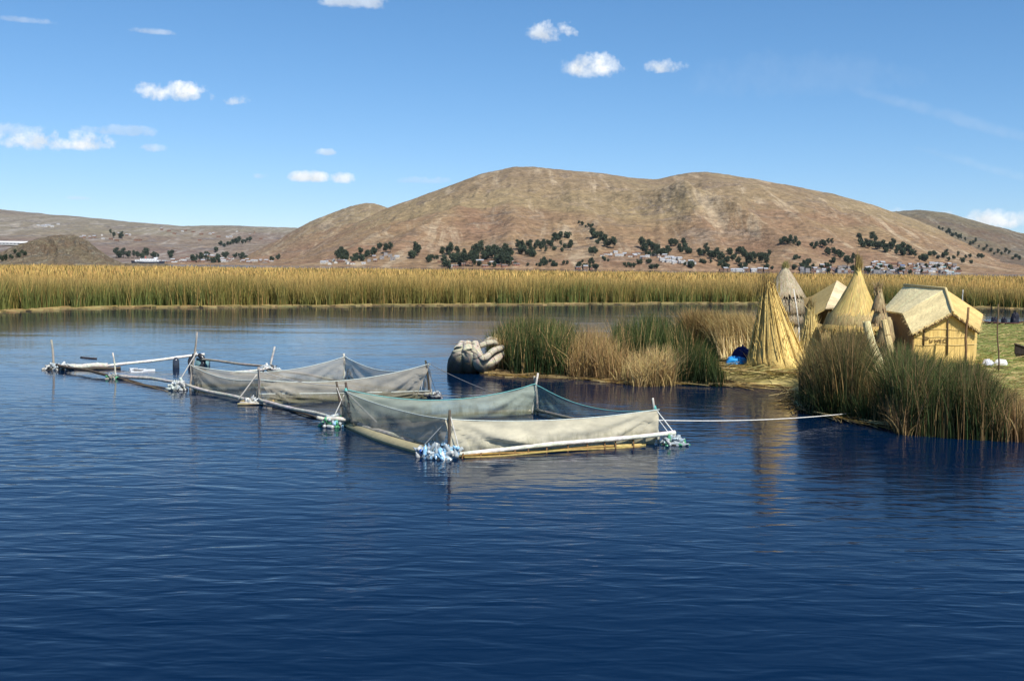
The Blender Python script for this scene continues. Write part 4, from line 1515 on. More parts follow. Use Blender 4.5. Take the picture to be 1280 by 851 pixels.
def small_hut():
    g = at
    root_p = Vector((at(1034, 400, 52).x, 52, ZI))
    root = empty('reed_hut', root_p)
    L = lambda p: Vector(p) - root_p
    A, B, C_, E = g(1012, 372, 54), g(1046, 351, 54), g(1031.5, 386, 50.6), g(1018.5, 393, 50.6)
    B2, C2 = g(1058.5, 358, 54), g(1042, 385, 50.6)
    b = MB()
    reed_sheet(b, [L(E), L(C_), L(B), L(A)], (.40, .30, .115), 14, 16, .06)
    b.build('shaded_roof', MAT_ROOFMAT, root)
    b = MB()
    reed_sheet(b, [L(C_) + Vector((0, -.05, .03)), L(C2) + Vector((0, -.05, 0)), L(B2), L(B) + Vector((0, 0, .02))], (.66, .52, .31), 12, 20, .06, .03, .25)
    b.build('roof', MAT_ROOFMAT, root)
    b = MB()
    x0, x1 = L(E).x + .12, L(C2).x + .45
    y0, y1 = L(E).y + .25, L(A).y - .2
    zl, zr = L(E).z - .1, L(C2).z - .55
    b.slab([(x0, y0, -.05), (x1, y0, -.05), (x1, y0, zr * .55), (x0, y0, zl * .8)], .05, (.46, .34, .14))
    b.slab([(x0, y1, -.05), (x0, y0, -.05), (x0, y0, zl * .9), (x0, y1, L(A).z - .1)], .05, (.40, .29, .12))
    b.slab([(x1, y0, -.05), (x1, y1, -.05), (x1, y1, L(B2).z - .3), (x1, y0, zr * .8)], .05, (.40, .29, .12))
    b.slab([(x1, y1, -.05), (x0, y1, -.05), (x0, y1, L(A).z - .1), (x1, y1, L(B2).z - .3)], .05, (.30, .22, .10))
    b.build('wall', MAT_WALLMAT, root)
    tag(root, 'small tilted reed hut with a ribbed pale roof panel behind the pointed roof', 'hut')


small_hut()


def round_hut():
    Y = 44.0
    c = Vector((at(1066, 400, Y).x, Y, ZI))
    root = empty('round_hut', c)
    z = lambda y: at(1066, y, Y).z - ZI
    a_, e_ = z(333), z(398)
    H = a_ - e_
    off = (at(1075, 330, Y).x - c.x) / a_
    prof = lambda s: .05 + .98 * s ** 1.3
    b = MB()
    lathe(b, [(prof(k / 10), a_ - H * k / 10) for k in range(11)] + [(.9, e_ - .02)], (.50, .39, .15), 40, wob=.05, seed=5, lean=(off * .75, 0), streak=.3)
    b.build('roof_core', MAT_STRAW, root)

    def fn(s):
        return .05 + .98 * np.clip(s, 0, 1.2) ** 1.3, a_ - H * s
    n = 5200
    o = thatch('roof', root, fn, n, .38, .03, pal((.78, .61, .23), n, .25), pal((.68, .49, .17), n, .3), lift=.03)
    me = o.data
    co = np.zeros(len(me.vertices) * 3, np.float32)
    me.vertices.foreach_get('co', co)
    co = co.reshape(-1, 3)
    co[:, 0] += off * .75 * co[:, 2]
    me.vertices.foreach_set('co', co.ravel())
    n = 320
    bb = np.zeros((n, 3)) + np.array([off * .75 * a_, 0, a_ - .35]) + rng.normal(0, .06, (n, 3)) * np.array([1, 1, 2])
    blades('tip', bb, rng.uniform(.35, .8, n), np.full(n, .03), rng.uniform(0, 6.28, n), rng.uniform(.02, .18, n), pal((.5, .4, .15), n, .3), pal((.34, .25, .1), n, .3), 3, parent=root)
    # ragged lower skirt
    n = 1500
    thatch('eave_skirt', root, ring_fn(1.0, z(389), 1.16, z(402)), n, .6, .035, pal((.62, .49, .22), n, .3), pal((.46, .34, .15), n, .35), cen=(off * 1.2, 0, 0))
    b = MB()
    lathe(b, [(.86, e_ + .05), (.88, 1), (.9, -.05)], (.36, .26, .11), 30, seed=7, streak=.3, cen=(off, 0, 0))
    b.build('wall', MAT_WALLMAT, root)
    tag(root, 'round reed hut under a tall pointed straw roof', 'hut')


round_hut()


def tied_bundle(name, label, pts, rad, c, seed, tuft=True):
    r = random.Random(seed)
    P0 = Vector(pts[0])
    root = empty(name, P0)
    L = [Vector(p) - P0 for p in pts]
    b = MB()
    b.tube(L, rad, lambda t, k: [x * (1.05 - .15 * t) for x in c], 14, flute=.14, streak=.32)
    for s in range(40):
        a = r.uniform(0, 6.28)
        q = [p + Vector((math.cos(a) * ra * 1.05, math.sin(a) * ra * 1.05, 0)) for p, ra in zip(L, rad)]
        g = r.uniform(.6, 1.25)
        b.tube(q, [.014] * len(q), [x * g for x in c], 4, cap=False)
    b.build('stalks', MAT_STRAW, root)
    b = MB()
    for k in (len(L) // 2,):
        d = (L[k] - L[k - 1]).normalized()
        b.tube([L[k] - d * .03, L[k] + d * .03], [rad[k] * 1.12] * 2, (.32, .22, .1), 14)
    b.build('tie', MAT_ROPE, root)
    tag(root, label, 'reed bundle')
    return root


Yb = 36.5
tied_bundle('reed_bundle', 'pale upright reed bundle with flared foot before the round hut', [at(1103, 470, Yb), at(1096, 450, Yb), at(1089, 428, Yb), at(1085, 412, Yb), at(1083, 402, Yb)], [.30, .20, .13, .12, .11], (.92, .78, .44), 3)
tied_bundle('reed_bundle', 'thin reed bundle leaning beside the dark side of the big hut', [at(1119, 462, 38), at(1114, 440, 38), at(1109, 420, 38.3), at(1105, 400, 38.5)], [.2, .13, .11, .09], (.74, .58, .28), 4)


def tiered_sheaf():
    Y = 41.0
    c = Vector((at(1106, 420, Y).x, Y, ZI))
    root = empty('tiered_sheaf', c)
    z = lambda y: at(1106, y, Y).z - ZI
    for i, (px, y0, y1, r0, r1) in enumerate(((1098, 360, 380, .05, .20), (1100, 378, 398, .10, .26), (1108, 396, 420, .16, .30), (1112, 418, 445, .2, .34))):
        xo = at(px, 400, Y).x - c.x
        b = MB()
        lathe(b, [(r0 * .7, z(y0)), (r0, z(y0) - .02), (r1 * .85, z(y1)), (.05, z(y1))], (.44, .34, .18), 18, seed=i, cen=(xo, 0, 0), streak=.3)
        b.build('straw_core', MAT_STRAW, root)
        n = 480
        thatch('straw_tier', root, ring_fn(r0, z(y0), r1, z(y1)), n, .6, .03, pal((.60, .48, .26), n, .35), pal((.36, .25, .13), n, .4), cen=(xo, 0, 0))
    b = MB()
    b.tube([(at(1112, 440, Y).x - c.x, 0, 0), (at(1098, 360, Y).x - c.x, 0, z(358))], [.04, .03], (.2, .14, .08), 6)
    b.build('post', MAT_WOOD, root)
    n = 120
    bb = np.zeros((n, 3)) + np.array([at(1097, 362, Y).x - c.x, 0, z(366)]) + rng.normal(0, .06, (n, 3))
    blades('tuft', bb, rng.uniform(.2, .5, n), np.full(n, .03), rng.uniform(0, 6.28, n), rng.uniform(.1, .6, n), pal((.5, .4, .22), n, .3), pal((.4, .28, .14), n, .3), 3, parent=root)
    tag(root, 'ragged four tiered straw post between the round hut and the big hut', 'straw post')


tiered_sheaf()


def crumple(name, label, c, sx, sy, sz, color, seed, mat=None, cat='tarp'):
    n, m = 26, 14
    vs, cs, fs = [], [], []
    r = random.Random(seed)
    for j in range(m + 1):
        for i in range(n):
            a = 2 * math.pi * i / n
            t = j / m
            rr = math.cos(t * math.pi / 2) ** .6 if t < 1 else 0
            k = 1 + .35 * float(fbm(np.array([math.cos(a) * 1.6 + seed * 3]), np.array([math.sin(a) * 1.6 + t * 2.5]), 4)[0])
            vs.append((c[0] + sx * rr * math.cos(a) * k, c[1] + sy * rr * math.sin(a) * k, c[2] + sz * math.sin(t * math.pi / 2) * k))
            g = random.uniform(.85, 1.1)
            cs.append([x * g for x in color])
    for j in range(m):
        for i in range(n):
            i2 = (i + 1) % n
            fs.append((j * n + i, j * n + i2, (j + 1) * n + i2, (j + 1) * n + i))
    b = MB()
    vs = [Vector(v) - Vector(c) for v in vs]
    b.add(vs, fs, lambda i: cs[i], 0, True)
    return tag(b.build(name, mat or MAT_CLOTH, None, c), label, cat)


p = pix(921, 459, ZI)
crumple('blue_tarp', 'bright blue crumpled tarp lying left of the straw cone', (p.x - .05, p.y, ZI), .42, .3, .36, (.04, .36, .80), 1)
p = pix(932, 458, ZI)
crumple('navy_sack', 'dark navy sack heaped between the blue tarp and the straw cone', (p.x - .05, p.y + .35, ZI), .40, .3, .64, (.012, .018, .11), 2, cat='sack')
p = pix(933, 461, ZI)
crumple('white_cloth', 'small white cloth on the straw below the navy sack', (p.x, p.y, ZI), .24, .14, .10, (.75, .75, .74), 3, cat='cloth')
for (px, py, sx, c, lab, k) in ((1234, 460, .22, (.55, .56, .6), 'grey white sack at the left of the pair by the thin pole', 5), (1250, 460, .26, (.78, .77, .74), 'white sack at the right of the pair by the thin pole', 6)):
    p = pix(px, py, ZI)
    crumple('white_sack', lab, (p.x, p.y, ZI + .12), sx, .2, .2, c, k, cat='sack')


def pallet():
    p = pix(1243, 463, ZI)
    root = empty('dark_pallet', (p.x, p.y, ZI), .1)
    b = MB()
    for k in range(4):
        b.box((0, -.22 + k * .15, .10), (.95, .11, .03), (.12, .08, .05))
    b.build('board', MAT_WOOD, root)
    b = MB()
    for s in (-.4, .4):
        b.box((s, 0, .04), (.08, .55, .08), (.09, .06, .04))
    b.build('bearer', MAT_WOOD, root)
    tag(root, 'low dark wooden rack under the white sacks', 'rack')


pallet()


def pole_thing(name, label, a, c, r0, r1, color, bend=.02):
    b = MB()
    a, c = Vector(a), Vector(c)
    L = c - a
    pts = [a * 0 + L * (k / 6) + Vector((bend * math.sin(k * 1.3), bend * math.cos(k * 1.9), 0)) for k in range(7)]
    b.tube(pts, [r0 + (r1 - r0) * k / 6 for k in range(7)], color, 7, streak=.1)
    return tag(b.build(name, MAT_WOOD, None, a), label, 'pole')


q = at(1206, 449, 38.4)
pole_thing('wooden_pole', 'brown pole standing before the right half of the big hut', (q.x, q.y, ZI), at(1210, 384, 38.4), .05, .04, (.22, .13, .06))
q = at(1248.5, 460, 37.2)
pole_thing('wooden_pole', 'tall thin dark pole beside the white sacks', (q.x, q.y, ZI), at(1247, 380, 37.2), .03, .018, (.15, .10, .06))
pole_thing('wooden_pole', 'thin pale stake in the reeds above the big hut roof', pix(1203, 384.5), at(1203.5, 362, pix(1203, 384.5).y), .07, .05, (.66, .62, .55))
pole_thing('wooden_pole', 'pale broken stake leaning in the left part of the reed belt', pix(212, 381), at(206.5, 361, pix(212, 381).y), .045, .035, (.62, .6, .54))


def canoe(name, label, c, rz, L, W, color, inside=(.05, .035, .03)):
    root = empty(name, c, rz)
    n = 20
    b = MB()
    rings = []
    for i in range(n + 1):
        t = i / n * 2 - 1
        w = W / 2 * (1 - abs(t) ** 2.6) + .03
        sh = .32 + .28 * abs(t) ** 2.6
        rings.append([(L / 2 * t, w, sh), (L / 2 * t, w * .8, sh * .4), (L / 2 * t * .92, 0, -.08), (L / 2 * t, -w * .8, sh * .4), (L / 2 * t, -w, sh)])
    vs = [p for rg in rings for p in rg]
    fs = []
    for i in range(n):
        for k in range(4):
            fs.append((i * 5 + k, i * 5 + k + 1, (i + 1) * 5 + k + 1, (i + 1) * 5 + k))
    b.add(vs, fs, color)
    b.build('hull', MAT_WOOD, root)
    b = MB()
    for s in (0, 4):
        b.tube([rings[i][s] for i in range(n + 1)], [.035] * (n + 1), [x * 1.3 for x in color], 5)
    b.build('gunwale', MAT_WOOD, root)
    for k in (-.25, .05, .3):
        b = MB()
        b.box((L * k, 0, .26), (.22, W * .85, .04), inside)
        b.build('thwart', MAT_WOOD, root)
    tag(root, label, 'boat')
    return root


p = pix(1262, 410.5, 0)
canoe('wooden_boat', 'low dark red brown boat moored behind the far edge of the straw', (p.x + .2, p.y + 1.0, .02), .12, 5.2, .9, (.10, .045, .03))
for (px, dy, s, k, lab) in ((1243, .9, .28, 11, 'dark round bundle at the left end of the far boat'), (1255, 1.0, .22, 12, 'smaller dark bundle in the middle of the far boat'), (1268, 1.1, .30, 13, 'tallest dark bundle standing up in the far boat')):
    crumple('dark_bundle', lab, (at(px, 405, p.y + dy).x, p.y + dy, .28), s, s * .8, .75 if k == 13 else .42, (.02, .02, .03), k, cat='bundle')
p = pix(1288, 450, ZI)
canoe('wooden_boat', 'dark boat hauled up on the straw at the right edge', (p.x + 1.3, p.y, ZI + .05), .05, 4.0, .8, (.05, .04, .035))


# ------------------------------------------------------------------ rolled reed boat beside the islet
def reed_boat():
    Y = 39.9
    c = Vector((at(597, 440, Y).x, Y, 0))
    root = empty('reed_boat', c)
    S = Y / F

    def g(px, py, dy=0.0):
        q = at(px, py, Y + dy)
        return q - c
    GR = (.54, .475, .355)

    def roll(name, pts, rad, col_=GR, sides=30, stain_shade=False):
        # smooth the path, add rope dents
        P = [Vector(p) for p in pts]
        out, rr = [], []
        for i in range(len(P) - 1):
            p0, p1, p2, p3 = P[max(i - 1, 0)], P[i], P[i + 1], P[min(i + 2, len(P) - 1)]
            for k in range(6):
                t = k / 6
                out.append(.5 * ((2 * p1) + (p2 - p0) * t + (2 * p0 - 5 * p1 + 4 * p2 - p3) * t * t + (3 * p1 - p0 - 3 * p2 + p3) * t ** 3))
                rr.append(rad[i] + (rad[i + 1] - rad[i]) * t)
        out.append(P[-1])
        rr.append(rad[-1])
        rr = [r * (1 - (.07 if i % 6 == 3 else 0)) for i, r in enumerate(rr)]
        rr[0] *= .7
        rr[-1] *= .6
        b = MB()
        b.tube(out, rr, lambda t, k: [x * random.uniform(.8, 1.08) * (.25 + .75 * min(1, max(0, (t - .60) / .18)) if stain_shade else 1) for x in col_], sides, flute=.05, streak=.28)  # flag darkens the lower rolls: shade on their left put into the colour
        o = b.build(name, MAT_THATCH_ROLL, root)
        b = MB()
        for i in range(3, len(out) - 2, 6):
            d = (out[i + 1] - out[i - 1]).normalized()
            b.tube([out[i] - d * .012, out[i] + d * .012], [rr[i] * 1.05] * 2, (.14, .11, .075), 16)
        b.build('lashing', MAT_ROPE, o)
        return o
    # hull bundles lie on the water and sweep up into the bow
    roll('hull_roll', [g(573, 466, 3.6), g(572, 462, 1.6), g(574, 455, .4), g(577, 440, -.1), g(579, 431, .25)], [.30, .40, .44, .32, .20], stain_shade=True)
    roll('hull_roll', [g(590, 468, 3.4), g(588, 463, 1.4), g(587, 455, .1), g(586, 440, -.35), g(584, 428, -.1)], [.28, .34, .35, .25, .15], stain_shade=True)
    roll('hull_roll', [g(622, 450, 3.4), g(616, 454, 1.6), g(605, 456, .3), g(598, 450, -.25), g(595, 438, -.4), g(593.5, 427, -.2)], [.26, .32, .33, .29, .19, .12])
    roll('gunwale_roll', [g(594, 428, -.35), g(598, 441, -.5), g(602.5, 447.5, -.5), g(608, 446, -.45), g(616, 439, -.2), g(622, 436.5, .1), g(629, 434, .4)], [.10, .12, .12, .12, .12, .12, .09])
    roll('gunwale_roll', [g(597, 434, .2), g(604, 430.5, .25), g(612, 428, .3), g(618, 428, .5), g(624, 432, .8)], [.09, .11, .10, .10, .08])
    roll('gunwale_roll', [g(606, 427, .9), g(612, 423.5, .9), g(619, 425, 1.0), g(625, 431, 1.2)], [.07, .08, .08, .07])
    roll('hull_roll', [g(600, 455, .0), g(610, 452.5, .0), g(619, 448, .2), g(627, 441, .6)], [.20, .25, .22, .15])
    n = 160
    bb = np.array(g(622, 432, .8))[None] + rng.normal(0, .18, (n, 3)) * np.array([1, 1, .4])
    blades('loose_straw', bb, rng.uniform(.15, .45, n), np.full(n, .025), rng.uniform(0, 6.28, n), rng.uniform(.1, .8, n), pal(TAN, n, .3), pal(PALE, n, .3), 3, parent=root)
    tag(root, 'grey rolled reed boat with upturned bow moored beside the islet', 'reed boat')


reed_boat()


# ------------------------------------------------------------------ fish pens
def bottle(b, c, rot, s, color):
    prof = [(0, 0), (.045, 0), (.048, .03), (.048, .16), (.04, .20), (.016, .24), (.016, .265), (0, .265)]
    vs, fs, k = [], [], 8
    for (r, z) in prof:
        for i in range(k):
            t = 6.2832 * i / k
            vs.append(Vector(c) + rot @ Vector((r * s * math.cos(t), r * s * math.sin(t), (z - .13) * s)))
    for j in range(len(prof) - 1):
        for i in range(k):
            i2 = (i + 1) % k
            fs.append((j * k + i, j * k + i2, (j + 1) * k + i2, (j + 1) * k + i))
    b.add(vs, fs, color, 0, True)


def float_bundle(parent, c, sx, sy, sz, cols, seed, n=46, rz=0.0, label=None):
    r = random.Random(seed)
    b = MB()
    R = Matrix.Rotation(rz, 3, 'Z')
    for i in range(int(n * 1.5)):
        d = Vector((r.gauss(0, 1), r.gauss(0, 1), r.gauss(0, 1))).normalized() * r.uniform(.5, 1) 
        q = R @ Vector((d.x * sx / 2, d.y * sy / 2, abs(d.z) * sz))
        rot = Euler((r.uniform(0, 6.28), r.uniform(0, 6.28), r.uniform(0, 6.28))).to_matrix()
        cc = r.choice(cols)
        g = r.uniform(.8, 1.15)
        bottle(b, Vector(c) + q + Vector((0, 0, .02)), rot, r.uniform(.62, 1.05), [x * g for x in cc])
    # dark net bag and weed at the water line
    for i in range(10):
        a = r.uniform(0, 6.28)
        q = R @ Vector((math.cos(a) * sx * .5, math.sin(a) * sy * .5, 0))
        b.tube([Vector(c) + q + Vector((0, 0, -.1)), Vector(c) + q * .7 + Vector((0, 0, sz * .35))], [.06, .04], (.035, .035, .03), 6)
    o = b.build('bottle_float', MAT_PLASTIC, parent)
    if label:
        o['label'] = label
    return o


CLEAR, WHT, LBL, BLU, GRN, YEL = (.40, .45, .47), (.58, .59, .57), (.30, .55, .78), (.04, .12, .42), (.10, .36, .18), (.52, .42, .14)


def pole(parent, a, c, r0, r1, color, name='pole', sag=0.0, knots=True, bend=.03, label=None, n=14):
    a, c = Vector(a), Vector(c)
    pts, rad = [], []
    ph = random.uniform(0, 6)
    for k in range(n + 1):
        t = k / n
        p = a.lerp(c, t) + Vector((bend * math.sin(ph + t * 7), bend * math.cos(ph + t * 5), bend * .5 * math.sin(ph * 2 + t * 9) - sag * 4 * t * (1 - t)))
        pts.append(p)
        rad.append((r0 + (r1 - r0) * t) * (1.12 if knots and k % 4 == 2 else 1.0))
    b = MB()
    b.tube(pts, rad, lambda t, k: [x * random.uniform(.88, 1.08) for x in color], 8, streak=.15)
    o = b.build(name, MAT_WOOD, parent)
    if label:
        o['label'] = label
    return o


def rope(parent, pts, r=.012, color=(.62, .60, .55), name='rope', sag=0.0):
    b = MB()
    P = [Vector(p) for p in pts]
    out = []
    for i in range(len(P) - 1):
        for k in range(8):
            t = k / 8
            out.append(P[i].lerp(P[i + 1], t) + Vector((0, 0, -sag * 4 * t * (1 - t))))
    out.append(P[-1])
    b.tube(out, [r] * len(out), color, 5)
    return b.build(name, MAT_ROPE, parent)


def net_panel(parent, a, c, za, zc, sag, mat, zb=-.25, belly=.12, seed=0, nx=44, nz=16, inner=None, wr=1.0, zb2=None, label=None, gather=.0, fold=None):
    """one side of a pen: netting hung between two corner posts"""
    a, c = Vector((a[0], a[1], 0)), Vector((c[0], c[1], 0))
    d = (c - a)
    nrm = Vector((d.y, -d.x, 0)).normalized()
    V = np.zeros((nz + 1, nx + 1, 3))
    C = np.ones((nz + 1, nx + 1, 3))
    zb2 = zb if zb2 is None else zb2
    for i in range(nx + 1):
        u = i / nx
        ztop = za * (1 - u) + zc * u - sag * 4 * u * (1 - u)
        zbot = zb * (1 - u) + zb2 * u
        for j in range(nz + 1):
            v = j / nz
            uu = u
            # the cloth is gathered at the posts: it pulls in lower down near the ends
            uu = u + gather * (1 - v) * (1 - 2 * u) * math.exp(-6 * min(u, 1 - u))
            p = a + d * uu
            z = zbot + (ztop - zbot) * v
            bl = belly * math.sin(math.pi * v) * math.sin(math.pi * u) ** .5
            # folds radiate from the tied corners
            ang0 = math.atan2((1 - v) * .9 + .02, u * 4 + .02)
            ang1 = math.atan2((1 - v) * .9 + .02, (1 - u) * 4 + .02)
            k0, k1 = math.exp(-3.2 * u), math.exp(-3.2 * (1 - u))
            w = .085 * (math.sin(ang0 * 17 + seed) * k0 + math.sin(ang1 * 19 + seed * 2) * k1)
            w += .075 * float(fbm(np.array([u * 7 + seed]), np.array([v * 3.2 + seed * .7 + u * 3]), 4)[0])
            if fold is not None:
                (fu0, fv0, fu1, fv1, fa) = fold
                t = min(1, max(0, (u - fu0) / (fu1 - fu0)))
                fv = fv0 + (fv1 - fv0) * t
                e = math.sin(math.pi * t)
                w += fa * e * (math.exp(-((v - fv) / .07) ** 2) - 1.0 * math.exp(-((v - fv + .12) / .07) ** 2))
            p = p + nrm * (bl + w * wr * (.25 + .75 * math.sin(math.pi * min(1, v + .08))))
            V[j, i] = (p.x, p.y, z)
    idx = np.arange((nx + 1) * (nz + 1)).reshape(nz + 1, nx + 1)
    Q = np.stack([idx[:-1, :-1], idx[:-1, 1:], idx[1:, 1:], idx[1:, :-1]], -1).reshape(-1, 4)
    o = link_mesh('net', np_mesh('net', V.reshape(-1, 3), Q, C.reshape(-1, 3), smooth=True), mat, parent)
    if label:
        o['label'] = label
    # head rope along the upper hem
    hem = [tuple(V[nz, i]) for i in range(nx + 1)]
    b = MB()
    b.tube(hem, [.012] * len(hem), (.55, .60, .55) if 'teal' not in mat.name and 'mint' not in mat.name else (.16, .42, .40), 5)
    b.build('head_rope', MAT_ROPE, o)
    return o


DARKW, GREYW, WHITEW, BAMBOO = (.10, .08, .06), (.34, .31, .26), (.58, .55, .48), (.42, .30, .10)


def post(parent, base, top, color=GREYW, r=.035, name='post', zb=-.5):
    base, top = Vector(base), Vector(top)
    d = top - base
    b0 = base - d.normalized() * .4 if zb is None else base + d * (zb / max(.1, d.z))
    return pole(parent, b0, top, r, r * .75, color, name, 0, True, .012, n=8)


G2 = lambda px, py, z=0.0: pix(px, py, z)
CF, CR, CL, CB_ = G2(556, 571), G2(823, 554), G2(430, 532), G2(668, 517)
BF, BR_, BL, BB = G2(325, 505), G2(537, 497), G2(238, 487), G2(431, 481)


def near_pen():
    o0 = Vector((CF.x, CF.y, 0))
    root = empty('fish_pen', o0)
    L = lambda p: Vector(p) - o0
    # nets, one panel a side
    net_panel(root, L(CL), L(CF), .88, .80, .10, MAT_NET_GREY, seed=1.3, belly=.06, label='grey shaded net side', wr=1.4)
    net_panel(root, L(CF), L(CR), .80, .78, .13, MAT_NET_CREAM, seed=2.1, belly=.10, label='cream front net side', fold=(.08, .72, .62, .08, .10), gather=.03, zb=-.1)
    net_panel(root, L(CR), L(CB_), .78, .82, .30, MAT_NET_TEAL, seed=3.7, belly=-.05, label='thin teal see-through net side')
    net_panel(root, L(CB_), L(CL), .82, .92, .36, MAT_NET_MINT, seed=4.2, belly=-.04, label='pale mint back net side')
    # posts
    post(root, L(CF) + Vector((.06, -.02, 0)), L(at(563, 512, CF.y)), DARKW, .038)
    post(root, L(CR) + Vector((0, .0, 0)), L(at(816.5, 497, CR.y)), WHITEW, .032)
    post(root, L(CL) + Vector((.15, .05, 0)), L(at(432, 478, CL.y)), DARKW, .04)
    post(root, L(CL) + Vector((.05, .0, 0)), L(at(420.5, 477, CL.y + .2)), DARKW, .036)
    post(root, L(CB_) + Vector((-.06, 0, 0)), L(at(672, 466, CB_.y)), WHITEW, .035)
    post(root, L(CB_) + Vector((.1, 0, 0)), L(at(668, 470, CB_.y + .15)), GREYW, .04)
    # frame poles at the water
    pole(root, L(CL) + Vector((.1, -.15, .17)), L(CF) + Vector((-.15, .1, .10)), .06, .07, GREYW, bend=.05)
    pole(root, L(CF) + Vector((.25, -.05, .08)), L(CR) + Vector((.35, -.1, .26)), .045, .05, (.68, .65, .57), label='straight pale pole along the front', bend=.02)
    pole(root, L(CR) + Vector((0, .1, .12)), L(CB_) + Vector((0, .1, .08)), .045, .045, GREYW)
    pole(root, L(CB_) + Vector((0, .1, .08)), L(CL) + Vector((0, .2, .1)), .045, .045, GREYW)
    # bamboo raft tied under the front side
    for k in range(5):
        t0, t1 = random.uniform(.03, .2), random.uniform(.75, .98)
        off = Vector((0, -.08 - .06 * k, .02 + .02 * (k % 2)))
        pole(root, L(CF).lerp(L(CR), t0) + off, L(CF).lerp(L(CR), t1) + off, .022, .022, random.choice([BAMBOO, (.36, .22, .07), (.5, .38, .14)]), 'bamboo')
    for k in range(11):
        b = MB()
        t = .06 + .9 * k / 11 + random.uniform(-.02, .02)
        q = L(CF).lerp(L(CR), t)
        b.tube([q + Vector((0, -.36, .0)), q + Vector((.01, -.2, .09)), q + Vector((0, -.06, .1 + .14 * t))], [.018] * 3, (.16, .09, .04), 5)
        b.build('lashing', MAT_ROPE, root)
    # hem bulging below the left pole
    a, c = L(CL) + Vector((.15, -.2, 0)), L(CF) + Vector((-.3, .1, 0))
    b = MB()
    vs, fs = [], []
    for k in range(21):
        t = k / 20
        q = a.lerp(c, t) + Vector((-.10, -.14, 0)) * math.sin(math.pi * t)
        vs += [q + Vector((.05, .06, .16)), q + Vector((-.08, -.08, .06)), q + Vector((-.03, -.03, -.05))]
    for k in range(20):
        for m in (0, 1):
            fs.append((k * 3 + m, k * 3 + m + 1, (k + 1) * 3 + m + 1, (k + 1) * 3 + m))
    b.add(vs, fs, (.42, .36, .20), 0, True)
    b.build('net_hem', MAT_CLOTH, root)
    # stays
    rope(root, [L(at(563, 520, CF.y)), L(CF) + Vector((.32, -.1, .12))], .012)
    rope(root, [L(at(562, 522, CF.y)), L(CF) + Vector((-.5, .35, .15))], .010)
    rope(root, [L(at(817, 508, CR.y)), L(CR) + Vector((.34, -.08, .26))], .014, (.7, .72, .68))
    rope(root, [L(at(817, 516, CR.y)), L(CR) + Vector((.22, -.12, .25))], .010, (.7, .72, .68))
    rope(root, [L(at(431, 492, CL.y)), L(CL) + Vector((-.25, -.1, .2))], .014)
    rope(root, [L(at(433, 490, CL.y)), L(CL) + Vector((.9, -.7, .2))], .012)
    rope(root, [L(at(421, 484, CL.y)), L(CL) + Vector((.1, -.1, .25))], .01)
    # turquoise knots
    for (px, py, Y) in ((432, 488, CL.y - .03), (818, 510, CR.y)):
        b = MB()
        q = L(at(px, py, Y))
        b.tube([q + Vector((0, 0, -.05)), q + Vector((.01, 0, 0)), q + Vector((0, 0, .06))], [.025, .045, .025], (.12, .40, .36), 8)
        b.build('knot', MAT_ROPE, root)
    float_bundle(root, L(CF) + Vector((-.05, -.05, -.05)), .85, .7, .32, [LBL, CLEAR, CLEAR, CLEAR, WHT, (.35, .5, .6), (.25, .42, .6), (.3, .56, .75)], 1, 62, label='float of blue and clear bottles')
    float_bundle(root, L(CF) + Vector((-.42, .15, -.06)), .5, .5, .2, [BLU, WHT, CLEAR, (.2, .3, .45), (.05, .08, .2)], 4, 22, label='dark blue end of the bottle float')
    float_bundle(root, L(CR) + Vector((.33, -.12, -.06)), .66, .45, .24, [CLEAR, WHT, CLEAR, (.45, .55, .6), GRN, CLEAR], 2, 40, label='float of clear bottles')
    float_bundle(root, L(CL) + Vector((-.15, -.1, -.05)), .9, .6, .30, [GRN, CLEAR, WHT, GRN, LBL, CLEAR], 3, 58, label='float of green and clear bottles')
    pole(root, L(CL) + Vector((-.65, -.25, .22)), L(CL) + Vector((.15, -.3, .2)), .05, .05, WHITEW)
    tag(root, 'nearest square fish pen with cream net front and blue bottle float', 'fish pen', 'net fish pens')


near_pen()


